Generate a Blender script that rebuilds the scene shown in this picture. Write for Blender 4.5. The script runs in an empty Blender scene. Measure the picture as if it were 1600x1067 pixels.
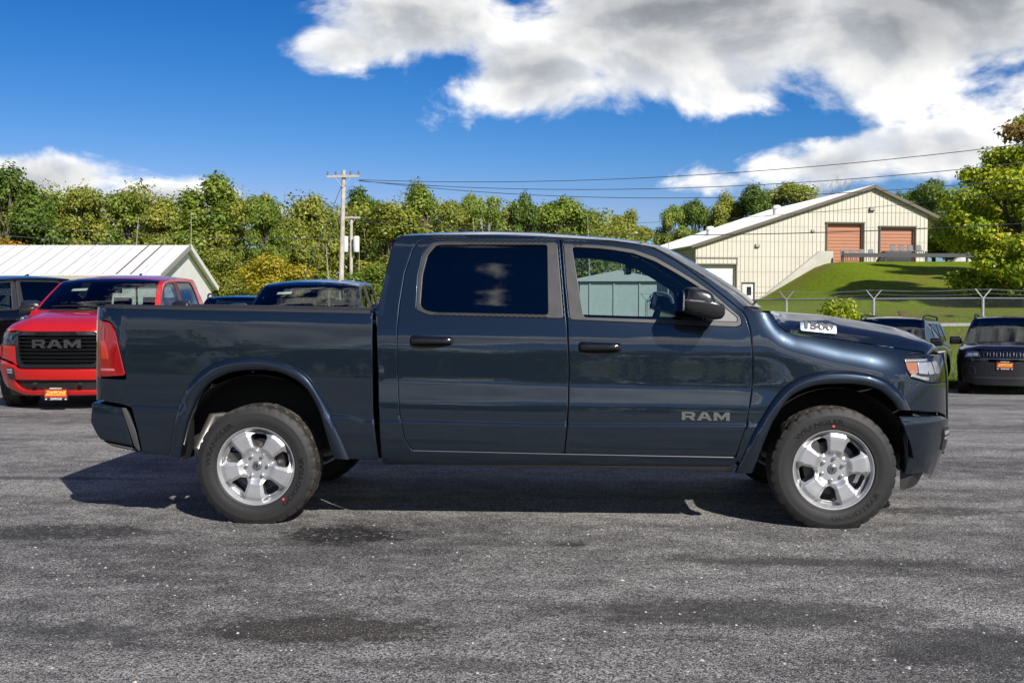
import bpy, bmesh, math, random
import numpy as np
from mathutils import Vector, Matrix, Euler
from mathutils.geometry import delaunay_2d_cdt

SC = bpy.context.scene
COL = SC.collection
R = math.radians

# ---------------------------------------------------------------- camera
cam_d = bpy.data.cameras.new('camera')
cam_d.sensor_width = 36.0
cam_d.lens = 36.0 * 1715.0 / 1600.0
cam_d.clip_start = 0.1
cam_d.clip_end = 3000.0
cam = bpy.data.objects.new('camera', cam_d)
COL.objects.link(cam)
cam.location = (0.0, -7.925, 1.416)
cam.rotation_euler = (R(90.0 - 1.954), 0.0, R(2.4))
SC.camera = cam

# ---------------------------------------------------------------- light
SUN_DIR = Vector((-0.75, 1.2, -1.0)).normalized()      # the way the light travels
SUN_EL = math.asin(-SUN_DIR.z)
SUN_AZ = math.atan2(-SUN_DIR.x, -SUN_DIR.y)            # from +Y towards +X
sun_d = bpy.data.lights.new('sun', 'SUN')
sun_d.energy = 5.0
sun_d.angle = R(0.53)
sun_d.color = (1.0, 0.95, 0.87)
sun = bpy.data.objects.new('sun', sun_d)
COL.objects.link(sun)
sun.rotation_euler = SUN_DIR.to_track_quat('-Z', 'Y').to_euler()
sun.location = (20, -30, 40)

SC.view_settings.view_transform = 'Standard'
SC.view_settings.look = 'None'
SC.view_settings.gamma = 1.0
SC.view_settings.exposure = 0.45
SC.view_settings.use_curve_mapping = False
SC.render.engine = 'CYCLES'
SC.cycles.use_denoising = True
SC.cycles.max_bounces = 8
SC.cycles.transparent_max_bounces = 16
SC.cycles.caustics_reflective = False
SC.cycles.caustics_refractive = False
SC.cycles.sample_clamp_indirect = 6.0


# ---------------------------------------------------------------- node helper
class NT:
    """Tiny helper round a node tree."""
    def __init__(self, tree):
        self.t = tree
        self.n = tree.nodes
        self.l = tree.links

    def add(self, kind, **kw):
        nd = self.n.new(kind)
        for k, v in kw.items():
            setattr(nd, k, v)
        return nd

    def put(self, sock, val):
        if isinstance(val, bpy.types.NodeSocket):
            self.l.new(val, sock)
        elif val is not None:
            if hasattr(sock.default_value, '__len__') and not hasattr(val, '__len__'):
                val = (val,) * len(sock.default_value)
            elif hasattr(sock.default_value, '__len__') and len(sock.default_value) == 4 and len(val) == 3:
                val = tuple(val) + (1.0,)
            sock.default_value = val

    def m(self, op, a, b=None, c=None, clamp=False):
        nd = self.add('ShaderNodeMath', operation=op, use_clamp=clamp)
        for i, v in enumerate((a, b, c)):
            if v is not None:
                self.put(nd.inputs[i], v)
        return nd.outputs[0]

    def vm(self, op, a, b=None, out=0):
        nd = self.add('ShaderNodeVectorMath', operation=op)
        self.put(nd.inputs[0], a)
        if b is not None:
            self.put(nd.inputs[1] if op != 'SCALE' else nd.inputs['Scale'], b)
        return nd.outputs[out]

    def mix(self, f, a, b, blend='MIX'):
        nd = self.add('ShaderNodeMix', data_type='RGBA', blend_type=blend)
        self.put(nd.inputs[0], f)
        self.put(nd.inputs[6], a)
        self.put(nd.inputs[7], b)
        return nd.outputs[2]

    def ramp(self, x, a, b, lo=0.0, hi=1.0, smooth=True):
        nd = self.add('ShaderNodeMapRange', interpolation_type='SMOOTHSTEP' if smooth else 'LINEAR', clamp=True)
        self.put(nd.inputs[0], x)
        for i, v in zip((1, 2, 3, 4), (a, b, lo, hi)):
            nd.inputs[i].default_value = v
        return nd.outputs[0]

    def noise(self, vec, scale, detail=4.0, rough=0.5, lac=2.0, dist=0.0):
        nd = self.add('ShaderNodeTexNoise')
        self.put(nd.inputs['Vector'], vec)
        self.put(nd.inputs['Scale'], scale)
        nd.inputs['Detail'].default_value = detail
        nd.inputs['Roughness'].default_value = rough
        nd.inputs['Lacunarity'].default_value = lac
        nd.inputs['Distortion'].default_value = dist
        return nd.outputs[0]

    def voro(self, vec, scale, feature='F1', out=0, rnd=1.0):
        nd = self.add('ShaderNodeTexVoronoi', feature=feature)
        self.put(nd.inputs['Vector'], vec)
        nd.inputs['Scale'].default_value = scale
        nd.inputs['Randomness'].default_value = rnd
        return nd.outputs[out]


# ---------------------------------------------------------------- sky with broken cumulus
world = bpy.data.worlds.new('World')
SC.world = world
world.use_nodes = True
world.cycles.sampling_method = 'MANUAL'
world.cycles.sample_map_resolution = 512
W_ = NT(world.node_tree)
for nd in list(W_.n):
    W_.n.remove(nd)
sky = W_.add('ShaderNodeTexSky', sky_type='NISHITA')
sky.sun_disc = False
sky.sun_elevation = SUN_EL
sky.sun_rotation = SUN_AZ
sky.altitude = 300.0
sky.air_density = 1.0
sky.dust_density = 0.35
sky.ozone_density = 2.2
tc = W_.add('ShaderNodeTexCoord')
D_ = tc.outputs['Generated']
sep = W_.add('ShaderNodeSeparateXYZ')
W_.l.new(D_, sep.inputs[0])
dx, dy, dz = sep.outputs
az = W_.m('MULTIPLY', W_.m('ARCTAN2', dx, dy), 180 / math.pi)
el = W_.m('MULTIPLY', W_.m('ARCSINE', dz), 180 / math.pi)
inv = W_.m('DIVIDE', 1.0, W_.m('ADD', W_.m('MAXIMUM', dz, 0.0), 0.11))
cmb = W_.add('ShaderNodeCombineXYZ')
W_.put(cmb.inputs[0], W_.m('MULTIPLY', dx, inv))
W_.put(cmb.inputs[1], W_.m('MULTIPLY', dy, inv))
P_ = cmb.outputs[0]                                     # cloud deck coordinates
# billows live on the direction sphere so that they stay round near the horizon
Q_ = W_.vm('MULTIPLY', D_, (1.0, 1.0, 1.55))
big = W_.noise(W_.vm('ADD', P_, (6.3, 2.1, 0.0)), 0.55, 3.0, 0.5)
big = W_.m('ADD', big, W_.ramp(el, 27.0, 8.0, 0.0, 0.17))
fb = W_.noise(Q_, 8.5, 10.0, 0.57, 2.1, 0.25)
fb_s = W_.noise(W_.vm('ADD', Q_, (0.012, -0.014, 0.020)), 8.5, 4.0, 0.5, 2.1, 0.25)
fb_0 = W_.noise(Q_, 8.5, 4.0, 0.5, 2.1, 0.25)


def blob(a0, e0, ra, re, h=1.0):
    u = W_.m('DIVIDE', W_.m('SUBTRACT', az, a0), ra)
    v = W_.m('DIVIDE', W_.m('SUBTRACT', el, e0), re)
    d2 = W_.m('ADD', W_.m('MULTIPLY', u, u), W_.m('MULTIPLY', v, v))
    return W_.m('MULTIPLY', W_.m('EXPONENT', W_.m('MULTIPLY', d2, -0.8)), h)


BLOBS = [(6.5, 15.0, 11, 4.6, 1.2), (-1.4, 11.8, 5.0, 3.0, 1.0), (18.5, 14.0, 10, 4.6, 1.2), (-6.5, 14.6, 7.0, 3.0, 1.0), (-10.5, 13.0, 4.2, 1.7, 0.82), (9.0, 11.2, 5.0, 2.2, 0.80),
         (14.0, 6.9, 4.4, 1.6, 0.84), (19.0, 7.3, 5.0, 1.7, 0.90), (7.6, 6.2, 2.2, 0.7, 0.55), (27.0, 9.5, 8.0, 5.0, 1.05),
         (-25.5, 6.0, 4.6, 1.35, 0.98), (-20.5, 5.2, 4.2, 1.1, 0.88), (-15.0, 4.5, 2.5, 0.7, 0.6), (-26.0, 15.6, 5.0, 0.9, 0.5),
         (0.0, 66.0, 70.0, 13.0, 0.80), (12.0, 24.0, 24.0, 6.0, 1.0)]
cov = None
for b_ in BLOBS:
    o_ = blob(*b_)
    cov = o_ if cov is None else W_.m('MAXIMUM', cov, o_)
# the rest of the sky: the same kind of broken cumulus from the deck noise
inview = W_.m('MULTIPLY', W_.ramp(W_.m('ABSOLUTE', W_.m('ADD', az, 2.4)), 27.0, 38.0, 1.0, 0.0),
              W_.ramp(el, 17.0, 25.0, 1.0, 0.0))
rest = W_.m('MULTIPLY', W_.ramp(big, 0.525, 0.72, 0.0, 1.10), W_.m('SUBTRACT', 1.0, inview))
cov = W_.m('MAXIMUM', cov, rest)
dens_raw = W_.m('ADD', cov, W_.m('MULTIPLY', W_.m('SUBTRACT', fb, 0.5), 1.75))
dens = W_.ramp(dens_raw, 0.42, 0.74)
dens = W_.m('MULTIPLY', dens, W_.ramp(dz, 0.0, 0.05))
# light: billows facing the sun bright, thick undersides grey; towards the sun the thin rims glow
relief = W_.ramp(W_.m('SUBTRACT', fb_0, fb_s), -0.10, 0.09, 0.0, 1.0)
thick = W_.ramp(W_.m('ADD', cov, W_.m('MULTIPLY', W_.m('SUBTRACT', fb, 0.5), 0.9)), 0.55, 1.28)
c_lit = W_.mix(relief, (0.56, 0.59, 0.64, 1), (0.88, 0.87, 0.85, 1))
c_dark = W_.mix(relief, (0.165, 0.175, 0.195, 1), (0.34, 0.35, 0.37, 1))
c_cloud = W_.mix(W_.m('MULTIPLY', thick, 0.96), c_lit, c_dark)
sund = W_.vm('DOT_PRODUCT', D_, tuple(-SUN_DIR), out=1)
glow = W_.m('ADD', 1.0, W_.m('MULTIPLY', W_.m('POWER', W_.m('MAXIMUM', sund, 0.0), 3.0), 1.6))
c_cloud = W_.vm('SCALE', c_cloud, glow)
SKY_STR = 0.085
# a clear, dry early-autumn sky: deepen the sky's own blue
c0 = W_.vm('SCALE', sky.outputs[0], SKY_STR)
sp_ = W_.add('ShaderNodeSeparateColor')
W_.l.new(c0, sp_.inputs[0])
cb_ = W_.add('ShaderNodeCombineColor')
for i_, (a_, p_) in enumerate(((2.77, 3.1), (0.762, 1.58), (0.917, 1.22))):
    ch_ = W_.m('MULTIPLY', W_.m('POWER', W_.m('MAXIMUM', sp_.outputs[i_], 0.0), p_), a_)
    chs = (chs + [ch_]) if i_ else [ch_]
W_.put(cb_.inputs[0], W_.m('MINIMUM', chs[0], W_.m('MULTIPLY', chs[1], 0.62)))
W_.put(cb_.inputs[1], W_.m('MINIMUM', chs[1], W_.m('MULTIPLY', chs[2], 0.80)))
W_.put(cb_.inputs[2], chs[2])
c_sky = W_.vm('SCALE', cb_.outputs[0], 1.0 / SKY_STR)
cl_scaled = W_.vm('SCALE', c_cloud, 1.0 / SKY_STR)
colr = W_.mix(dens, c_sky, cl_scaled)
bg = W_.add('ShaderNodeBackground')
bg.inputs['Strength'].default_value = SKY_STR
W_.l.new(colr, bg.inputs['Color'])
wo = W_.add('ShaderNodeOutputWorld')
W_.l.new(bg.outputs[0], wo.inputs['Surface'])


# ---------------------------------------------------------------- materials
MATS = {}


def mat(name, col=(0.5, 0.5, 0.5), rough=0.5, metal=0.0, spec=0.5, coat=0.0, coat_rough=0.03, vary=0.0, vscale=6.0,
        bump=0.0, bscale=60.0, trans=0.0, emit=0.0, rvary=0.0, sub=None):
    if name in MATS:
        return MATS[name]
    mt = bpy.data.materials.new(name)
    mt.use_nodes = True
    T = NT(mt.node_tree)
    b = T.n['Principled BSDF']
    T.put(b.inputs['Base Color'], col)
    b.inputs['Roughness'].default_value = rough
    b.inputs['Metallic'].default_value = metal
    b.inputs['Specular IOR Level'].default_value = spec
    b.inputs['Coat Weight'].default_value = coat
    b.inputs['Coat Roughness'].default_value = coat_rough
    b.inputs['Transmission Weight'].default_value = trans
    if vary or bump or rvary:
        o = T.add('ShaderNodeTexCoord').outputs['Object']
        if vary:
            n = T.noise(o, vscale, 6.0, 0.6)
            f = T.ramp(n, 0.3, 0.7, 1.0 - vary, 1.0 + vary, False)
            T.put(b.inputs['Base Color'], T.vm('SCALE', tuple(col[:3]), f))
        if rvary:
            n2 = T.noise(o, vscale * 1.7, 5.0, 0.6)
            T.put(b.inputs['Roughness'], T.ramp(n2, 0.3, 0.7, max(0.02, rough - rvary), rough + rvary, False))
        if bump:
            bp = T.add('ShaderNodeBump')
            bp.inputs['Strength'].default_value = bump
            bp.inputs['Distance'].default_value = 0.01
            T.put(bp.inputs['Height'], T.noise(o, bscale, 5.0, 0.6))
            T.l.new(bp.outputs[0], b.inputs['Normal'])
    if emit:
        T.put(b.inputs['Emission Color'], col)
        b.inputs['Emission Strength'].default_value = emit
    MATS[name] = mt
    return mt


def glass_mat(name, tint, refl=1.0):
    """Car glass as a single tinted sheet: see-through times tint plus a mirror by Fresnel."""
    if name in MATS:
        return MATS[name]
    mt = bpy.data.materials.new(name)
    mt.use_nodes = True
    T = NT(mt.node_tree)
    T.n.remove(T.n['Principled BSDF'])
    tr = T.add('ShaderNodeBsdfTransparent')
    T.put(tr.inputs[0], tint)
    gl = T.add('ShaderNodeBsdfGlossy')
    gl.inputs['Roughness'].default_value = 0.0
    T.put(gl.inputs[0], (refl, refl, refl))
    lw = T.add('ShaderNodeFresnel')
    lw.inputs['IOR'].default_value = 1.62
    mx = T.add('ShaderNodeMixShader')
    T.l.new(lw.outputs[0], mx.inputs[0])
    T.l.new(tr.outputs[0], mx.inputs[1])
    T.l.new(gl.outputs[0], mx.inputs[2])
    T.l.new(mx.outputs[0], T.n['Material Output'].inputs['Surface'])
    MATS[name] = mt
    return mt


def paint_mat(name, col, metal=0.55, flake=0.10, rough=0.36):
    if name in MATS:
        return MATS[name]
    mt = bpy.data.materials.new(name)
    mt.use_nodes = True
    T = NT(mt.node_tree)
    b = T.n['Principled BSDF']
    o = T.add('ShaderNodeTexCoord').outputs['Object']
    fl = T.voro(o, 900.0, out=1)
    T.put(b.inputs['Base Color'], T.mix(flake, col, T.vm('MULTIPLY', fl, tuple(c * 2.2 for c in col[:3]))))
    b.inputs['Metallic'].default_value = metal
    b.inputs['Roughness'].default_value = rough
    b.inputs['Coat Weight'].default_value = 1.0
    b.inputs['Coat Roughness'].default_value = 0.012
    b.inputs['Coat IOR'].default_value = 1.54
    b.inputs['Specular IOR Level'].default_value = 0.1
    # faint orange peel in the clear coat
    bp = T.add('ShaderNodeBump')
    bp.inputs['Strength'].default_value = 0.012
    bp.inputs['Distance'].default_value = 0.004
    T.put(bp.inputs['Height'], T.noise(o, 55.0, 2.0, 0.5))
    T.l.new(bp.outputs[0], b.inputs['Coat Normal'])
    MATS[name] = mt
    return mt


# ---------------------------------------------------------------- objects
def tag(o, label=None, cat=None, group=None, kind=None):
    if label: o['label'] = label
    if cat: o['category'] = cat
    if group: o['group'] = group
    if kind: o['kind'] = kind
    return o


def empty(name, loc=(0, 0, 0), rz=0.0):
    e = bpy.data.objects.new(name, None)
    e.empty_display_size = 0.3
    COL.objects.link(e)
    e.location = loc
    e.rotation_euler = (0, 0, rz)
    return e


def link_mesh(name, me, material=None, parent=None, loc=None, rot=None, scale=None):
    o = bpy.data.objects.new(name, me)
    COL.objects.link(o)
    if parent is not None:
        o.parent = parent
    if material is not None:
        if not me.materials:
            me.materials.append(material)
        elif me.materials[0] != material:
            o.material_slots[0].link = 'OBJECT'
            o.material_slots[0].material = material
    if loc is not None: o.location = loc
    if rot is not None: o.rotation_euler = rot
    if scale is not None: o.scale = scale
    return o


def from_data(name, verts, faces, material=None, parent=None, smooth=False, **kw):
    me = bpy.data.meshes.new(name)
    me.from_pydata([tuple(v) for v in verts], [], faces)
    if smooth:
        me.polygons.foreach_set('use_smooth', [True] * len(me.polygons))
    me.update()
    return link_mesh(name, me, material, parent, **kw)


class MB:
    """Collects simple solids into one mesh."""
    def __init__(self):
        self.v = []
        self.f = []

    def raw(self, v, f):
        k = len(self.v)
        self.v += [tuple(p) for p in v]
        self.f += [tuple(i + k for i in q) for q in f]
        return self

    def box(self, c, s, rz=0.0, mtx=None):
        hx, hy, hz = s[0] / 2, s[1] / 2, s[2] / 2
        pts = [Vector((a * hx, b * hy, d * hz)) for a in (-1, 1) for b in (-1, 1) for d in (-1, 1)]
        m = mtx if mtx is not None else Matrix.Rotation(rz, 3, 'Z')
        pts = [m @ p + Vector(c) for p in pts]
        return self.raw(pts, [(0, 1, 3, 2), (4, 6, 7, 5), (0, 4, 5, 1), (2, 3, 7, 6), (0, 2, 6, 4), (1, 5, 7, 3)])

    def bar(self, a, b, w, h=None, up=(0, 0, 1)):
        """box beam from a to b"""
        a, b = Vector(a), Vector(b)
        d = (b - a)
        L = d.length
        d.normalize()
        s = d.cross(Vector(up))
        if s.length < 1e-5: s = d.cross(Vector((1, 0, 0)))
        s.normalize()
        u = s.cross(d)
        m = Matrix((d, s, u)).transposed()
        return self.box((a + b) / 2, (L, w, h if h else w), mtx=m)

    def tube(self, path, r, n=8, caps=True):
        path = [Vector(p) for p in path]
        k = len(path)
        rr = r if hasattr(r, '__len__') else [r] * k
        vs, fs = [], []
        up = None
        for i, p in enumerate(path):
            d = (path[min(i + 1, k - 1)] - path[max(i - 1, 0)]).normalized()
            if up is None:
                up = d.cross(Vector((0, 0, 1)))
                if up.length < 1e-3: up = d.cross(Vector((1, 0, 0)))
                up.normalize()
            else:
                up = (up - d * up.dot(d)).normalized()
            w = d.cross(up)
            for j in range(n):
                a = 2 * math.pi * j / n
                vs.append(p + (up * math.cos(a) + w * math.sin(a)) * rr[i])
        for i in range(k - 1):
            for j in range(n):
                j2 = (j + 1) % n
                fs.append((i * n + j, i * n + j2, (i + 1) * n + j2, (i + 1) * n + j))
        if caps:
            fs.append(tuple(range(n - 1, -1, -1)))
            fs.append(tuple(range((k - 1) * n, k * n)))
        return self.raw(vs, fs)

    def lathe(self, prof, n=32, axis='y', c=(0, 0, 0), close=False):
        """prof: (radius, along) pairs turned about the axis"""
        vs, fs = [], []
        k = len(prof)
        for j in range(n):
            a = 2 * math.pi * j / n
            ca, sa = math.cos(a), math.sin(a)
            for r, t in prof:
                if axis == 'y': p = (r * ca, t, r * sa)
                elif axis == 'z': p = (r * ca, r * sa, t)
                else: p = (t, r * ca, r * sa)
                vs.append((p[0] + c[0], p[1] + c[1], p[2] + c[2]))
        for j in range(n):
            j2 = (j + 1) % n
            for i in range(k - 1 if not close else k):
                i2 = (i + 1) % k
                fs.append((j * k + i, j * k + i2, j2 * k + i2, j2 * k + i))
        return self.raw(vs, fs)

    def prism(self, poly, z0, z1, fn=None):
        """extrude a plan polygon; fn maps (u,v,w) to 3D"""
        n = len(poly)
        fn = fn or (lambda u, v, w: (u, v, w))
        vs = [fn(u, v, z0) for u, v in poly] + [fn(u, v, z1) for u, v in poly]
        fs = [tuple(range(n - 1, -1, -1)), tuple(range(n, 2 * n))]
        fs += [(i, (i + 1) % n, n + (i + 1) % n, n + i) for i in range(n)]
        return self.raw(vs, fs)

    def mesh(self, name, smooth=False, bevel=0.0, seg=2, fixn=True):
        me = bpy.data.meshes.new(name)
        me.from_pydata(self.v, [], self.f)
        if fixn or bevel:
            bm = bmesh.new()
            bm.from_mesh(me)
            if fixn:
                bmesh.ops.recalc_face_normals(bm, faces=bm.faces)
            if bevel:
                ed = [e for e in bm.edges if len(e.link_faces) == 2 and e.calc_face_angle(0) > 0.5]
                bmesh.ops.bevel(bm, geom=ed, offset=bevel, segments=seg, profile=0.6, affect='EDGES', clamp_overlap=True)
            bm.to_mesh(me)
            bm.free()
        if smooth or bevel:
            me.polygons.foreach_set('use_smooth', [True] * len(me.polygons))
            if hasattr(me, 'set_sharp_from_angle'):
                me.set_sharp_from_angle(angle=R(38))
        me.update()
        return me

    def build(self, name, material=None, parent=None, smooth=False, bevel=0.0, seg=2, fixn=True, **kw):
        return link_mesh(name, self.mesh(name, smooth, bevel, seg, fixn), material, parent, **kw)


def copy_tree(o, parent=None, keep=True):
    c = o.copy()
    COL.objects.link(c)
    c.parent = parent
    for ch in list(o.children):
        copy_tree(ch, c)
    return c


# ---------------------------------------------------------------- panels cut from smooth surfaces
def in_poly(px, py, poly):
    poly = np.asarray(poly)
    x0, y0 = poly[:, 0], poly[:, 1]
    x1, y1 = np.roll(x0, -1), np.roll(y0, -1)
    ins = np.zeros(px.shape, bool)
    for a, b, c, d in zip(x0, y0, x1, y1):
        if b == d: continue
        cond = ((b > py) != (d > py)) & (px < (c - a) * (py - b) / (d - b) + a)
        ins ^= cond
    return ins


def seg_dist(px, py, poly):
    poly = np.asarray(poly)
    dm = np.full(px.shape, 1e9)
    for i in range(len(poly)):
        a, b = poly[i], poly[(i + 1) % len(poly)]
        d = b - a
        L = d @ d + 1e-12
        t = np.clip(((px - a[0]) * d[0] + (py - a[1]) * d[1]) / L, 0, 1)
        dm = np.minimum(dm, np.hypot(px - a[0] - t * d[0], py - a[1] - t * d[1]))
    return dm


def fillet(pts, r=0.02, n=5):
    """round every corner; a point may carry its own radius as third value"""
    out = []
    k = len(pts)
    for i in range(k):
        p = Vector(pts[i][:2])
        rr = pts[i][2] if len(pts[i]) > 2 else r
        a = Vector(pts[i - 1][:2]) - p
        b = Vector(pts[(i + 1) % k][:2]) - p
        la, lb = a.length, b.length
        if rr <= 0 or la < 1e-6 or lb < 1e-6:
            out.append(tuple(p)); continue
        t = min(rr, la * 0.48, lb * 0.48)
        p0, p2 = p + a / la * t, p + b / lb * t
        for j in range(n + 1):
            s = j / n
            out.append(tuple((1 - s) ** 2 * p0 + 2 * s * (1 - s) * p + s * s * p2))
    return out


def spline(pts, per=5):
    """open Catmull-Rom through points"""
    P = [Vector(p) for p in pts]
    P = [2 * P[0] - P[1]] + P + [2 * P[-1] - P[-2]]
    out = []
    for i in range(1, len(P) - 2):
        for j in range(per):
            t = j / per
            a, b, c, d = P[i - 1], P[i], P[i + 1], P[i + 2]
            out.append(0.5 * ((2 * b) + (c - a) * t + (2 * a - 5 * b + 4 * c - d) * t * t + (3 * b - a - 3 * c + d) * t ** 3))
    out.append(P[-2])
    return [tuple(p) for p in out]


def resample(poly, step):
    out = []
    k = len(poly)
    for i in range(k):
        a = np.array(poly[i][:2], float)
        b = np.array(poly[(i + 1) % k][:2], float)
        L = np.hypot(*(b - a))
        if L < 1e-6: continue
        n = max(1, int(math.ceil(L / step)))
        for j in range(n):
            out.append(a + (b - a) * j / n)
    return np.array(out)


def area2(p):
    x, y = p[:, 0], p[:, 1]
    return float(np.sum(x * np.roll(y, -1) - np.roll(x, -1) * y))


def panel_mesh(name, outer, fmap, holes=(), step=0.05, flange=0.015, sign=1.0, roll=0.005, flat_flange=None, lines=(), clear=None, eps=1e-3):
    """Sheet cut to an outline on a smooth surface, with exact normals, a rolled edge and a turned-in flange."""
    loops = []
    for li, lp in enumerate([outer] + list(holes)):
        q = resample(lp, step)
        if (area2(q) > 0) != (li == 0):
            q = q[::-1].copy()
        loops.append(q)
    allp = [q for q in loops]
    extra = []
    lo = loops[0].min(0)
    hi = loops[0].max(0)
    gx = np.arange(lo[0] + step * 0.37, hi[0], step)
    gy = np.arange(lo[1] + step * 0.41, hi[1], step)
    if len(gx) and len(gy):
        X, Y = np.meshgrid(gx, gy)
        X[1::2] += step * 0.5
        X, Y = X.ravel(), Y.ravel()
        ok = in_poly(X, Y, loops[0])
        for h in loops[1:]:
            ok &= ~in_poly(X, Y, h)
        X, Y = X[ok], Y[ok]
        if len(X):
            d = np.full(X.shape, 1e9)
            for q in loops:
                d = np.minimum(d, seg_dist(X, Y, q))
            k = d > max(step * 0.45, roll * 1.8)
            if clear is not None:
                k &= clear(X, Y)
            extra.append(np.stack([X[k], Y[k]], 1))
    # a ring just inside every edge
    if roll > 0:
        for q in loops:
            t = np.roll(q, -1, 0) - np.roll(q, 1, 0)
            t /= (np.linalg.norm(t, axis=1, keepdims=True) + 1e-9)
            r = q + np.stack([-t[:, 1], t[:, 0]], 1) * roll
            ok = in_poly(r[:, 0], r[:, 1], loops[0])
            for h in loops[1:]:
                ok &= ~in_poly(r[:, 0], r[:, 1], h)
            dd = np.full(len(r), 1e9)
            for q2 in loops:
                dd = np.minimum(dd, seg_dist(r[:, 0], r[:, 1], q2))
            ok &= dd > roll * 0.8
            extra.append(r[ok])
    for ln in lines:
        q = np.asarray(ln, float)
        ok = in_poly(q[:, 0], q[:, 1], loops[0])
        for h in loops[1:]:
            ok &= ~in_poly(q[:, 0], q[:, 1], h)
        q = q[ok]
        if len(q):
            dd = np.full(len(q), 1e9)
            for q2 in loops:
                dd = np.minimum(dd, seg_dist(q[:, 0], q[:, 1], q2))
            extra.append(q[dd > roll * 1.6])
    pts = np.concatenate(allp + extra)
    edges = []
    off = 0
    for q in loops:
        n = len(q)
        edges += [(off + i, off + (i + 1) % n) for i in range(n)]
        off += n
    res = delaunay_2d_cdt([Vector((float(a), float(b))) for a, b in pts], edges, [], 0, 1e-6)
    V2 = np.array([(v[0], v[1]) for v in res[0]])
    tris = np.array([f for f in res[2] if len(f) == 3])
    c = V2[tris].mean(1)
    ok = in_poly(c[:, 0], c[:, 1], loops[0])
    for h in loops[1:]:
        ok &= ~in_poly(c[:, 0], c[:, 1], h)
    tris = tris[ok]
    # map input boundary points to output vertices
    o2n = {}
    for i, src in enumerate(res[3]):
        for s in src:
            o2n[s] = i

    def frame(p):
        e = eps
        u, v = p[:, 0], p[:, 1]
        P = fmap(u, v)
        Pu = fmap(u + e, v) - fmap(u - e, v)
        Pv = fmap(u, v + e) - fmap(u, v - e)
        n = np.cross(Pu, Pv) * sign
        n /= (np.linalg.norm(n, axis=1, keepdims=True) + 1e-12)
        return P, n

    P, Nn = frame(V2)
    verts = P.copy()
    norms = Nn.copy()
    vl = [tuple(p) for p in verts]
    nl = [n for n in norms]
    f = []
    for a, b, c_ in tris:
        fa = np.cross(P[b] - P[a], P[c_] - P[a]) @ Nn[a]
        f.append((int(a), int(b), int(c_)) if fa > 0 else (int(a), int(c_), int(b)))
    base = 0
    for q in loops:
        n = len(q)
        idx = [o2n.get(base + i, None) for i in range(n)]
        base += n
        t = np.roll(q, -1, 0) - np.roll(q, 1, 0)
        out2 = np.stack([t[:, 1], -t[:, 0]], 1)
        out2 /= (np.linalg.norm(out2, axis=1, keepdims=True) + 1e-9)
        Pq, Nq = frame(q)
        o3 = fmap(q[:, 0] + out2[:, 0] * 1e-3, q[:, 1] + out2[:, 1] * 1e-3) - Pq
        o3 /= (np.linalg.norm(o3, axis=1, keepdims=True) + 1e-12)
        if roll > 0:
            for i in range(n):
                if idx[i] is not None:
                    vl[idx[i]] = tuple(Pq[i] - Nq[i] * roll * 0.45)
                    nl[idx[i]] = (Nq[i] + 0.75 * o3[i])
        if flange > 0:
            dirv = -Nq if flat_flange is None else np.tile(np.array(flat_flange, float), (n, 1))
            s0 = len(vl)
            for i in range(n):
                p0 = np.array(vl[idx[i]]) if idx[i] is not None else Pq[i]
                vl.append(tuple(p0)); nl.append(o3[i])
                vl.append(tuple(p0 + dirv[i] * flange)); nl.append(o3[i])
            for i in range(n):
                j = (i + 1) % n
                a0, a1, b0, b1 = s0 + 2 * i, s0 + 2 * i + 1, s0 + 2 * j, s0 + 2 * j + 1
                pa, pb, pc = np.array(vl[a0]), np.array(vl[a1]), np.array(vl[b1])
                fa = np.cross(pb - pa, pc - pa) @ o3[i]
                f.append((a0, a1, b1, b0) if fa > 0 else (a0, b0, b1, a1))
    me = bpy.data.meshes.new(name)
    me.from_pydata(vl, [], f)
    me.polygons.foreach_set('use_smooth', [True] * len(me.polygons))
    nn = np.array(nl, float)
    nn /= (np.linalg.norm(nn, axis=1, keepdims=True) + 1e-12)
    me.update()
    me.normals_split_custom_set_from_vertices([tuple(v) for v in nn])
    return me


def panel(name, outer, fmap, material, parent, **kw):
    return link_mesh(name, panel_mesh(name, outer, fmap, **kw), material, parent)


def sheet(name, nu, nv, fn, material, parent, flip=False, thick=0.0):
    """smooth lofted sheet from fn(s,t), s,t in 0..1"""
    vs = [fn(i / nu, j / nv) for i in range(nu + 1) for j in range(nv + 1)]
    fs = []
    for i in range(nu):
        for j in range(nv):
            a = i * (nv + 1) + j
            q = (a, a + nv + 1, a + nv + 2, a + 1)
            fs.append(q[::-1] if flip else q)
    return from_data(name, vs, fs, material, parent, smooth=True)


# ---------------------------------------------------------------- lettering
def text_mesh(body, size=1.0, depth=0.0, bold=0.0, shear=0.0):
    cu = bpy.data.curves.new('lettering', 'FONT')
    cu.body = body
    cu.size = size
    cu.extrude = depth
    cu.offset = bold
    cu.shear = shear
    cu.align_x = 'CENTER'
    cu.align_y = 'CENTER'
    cu.resolution_u = 3
    ob = bpy.data.objects.new('lettering_tmp', cu)
    COL.objects.link(ob)
    dg = bpy.context.evaluated_depsgraph_get()
    me = bpy.data.meshes.new_from_object(ob.evaluated_get(dg))
    bpy.data.objects.remove(ob)
    bpy.data.curves.remove(cu)
    return me


def warp(me, fn):
    for v in me.vertices:
        v.co = fn(v.co)
    me.update()
    return me
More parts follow.
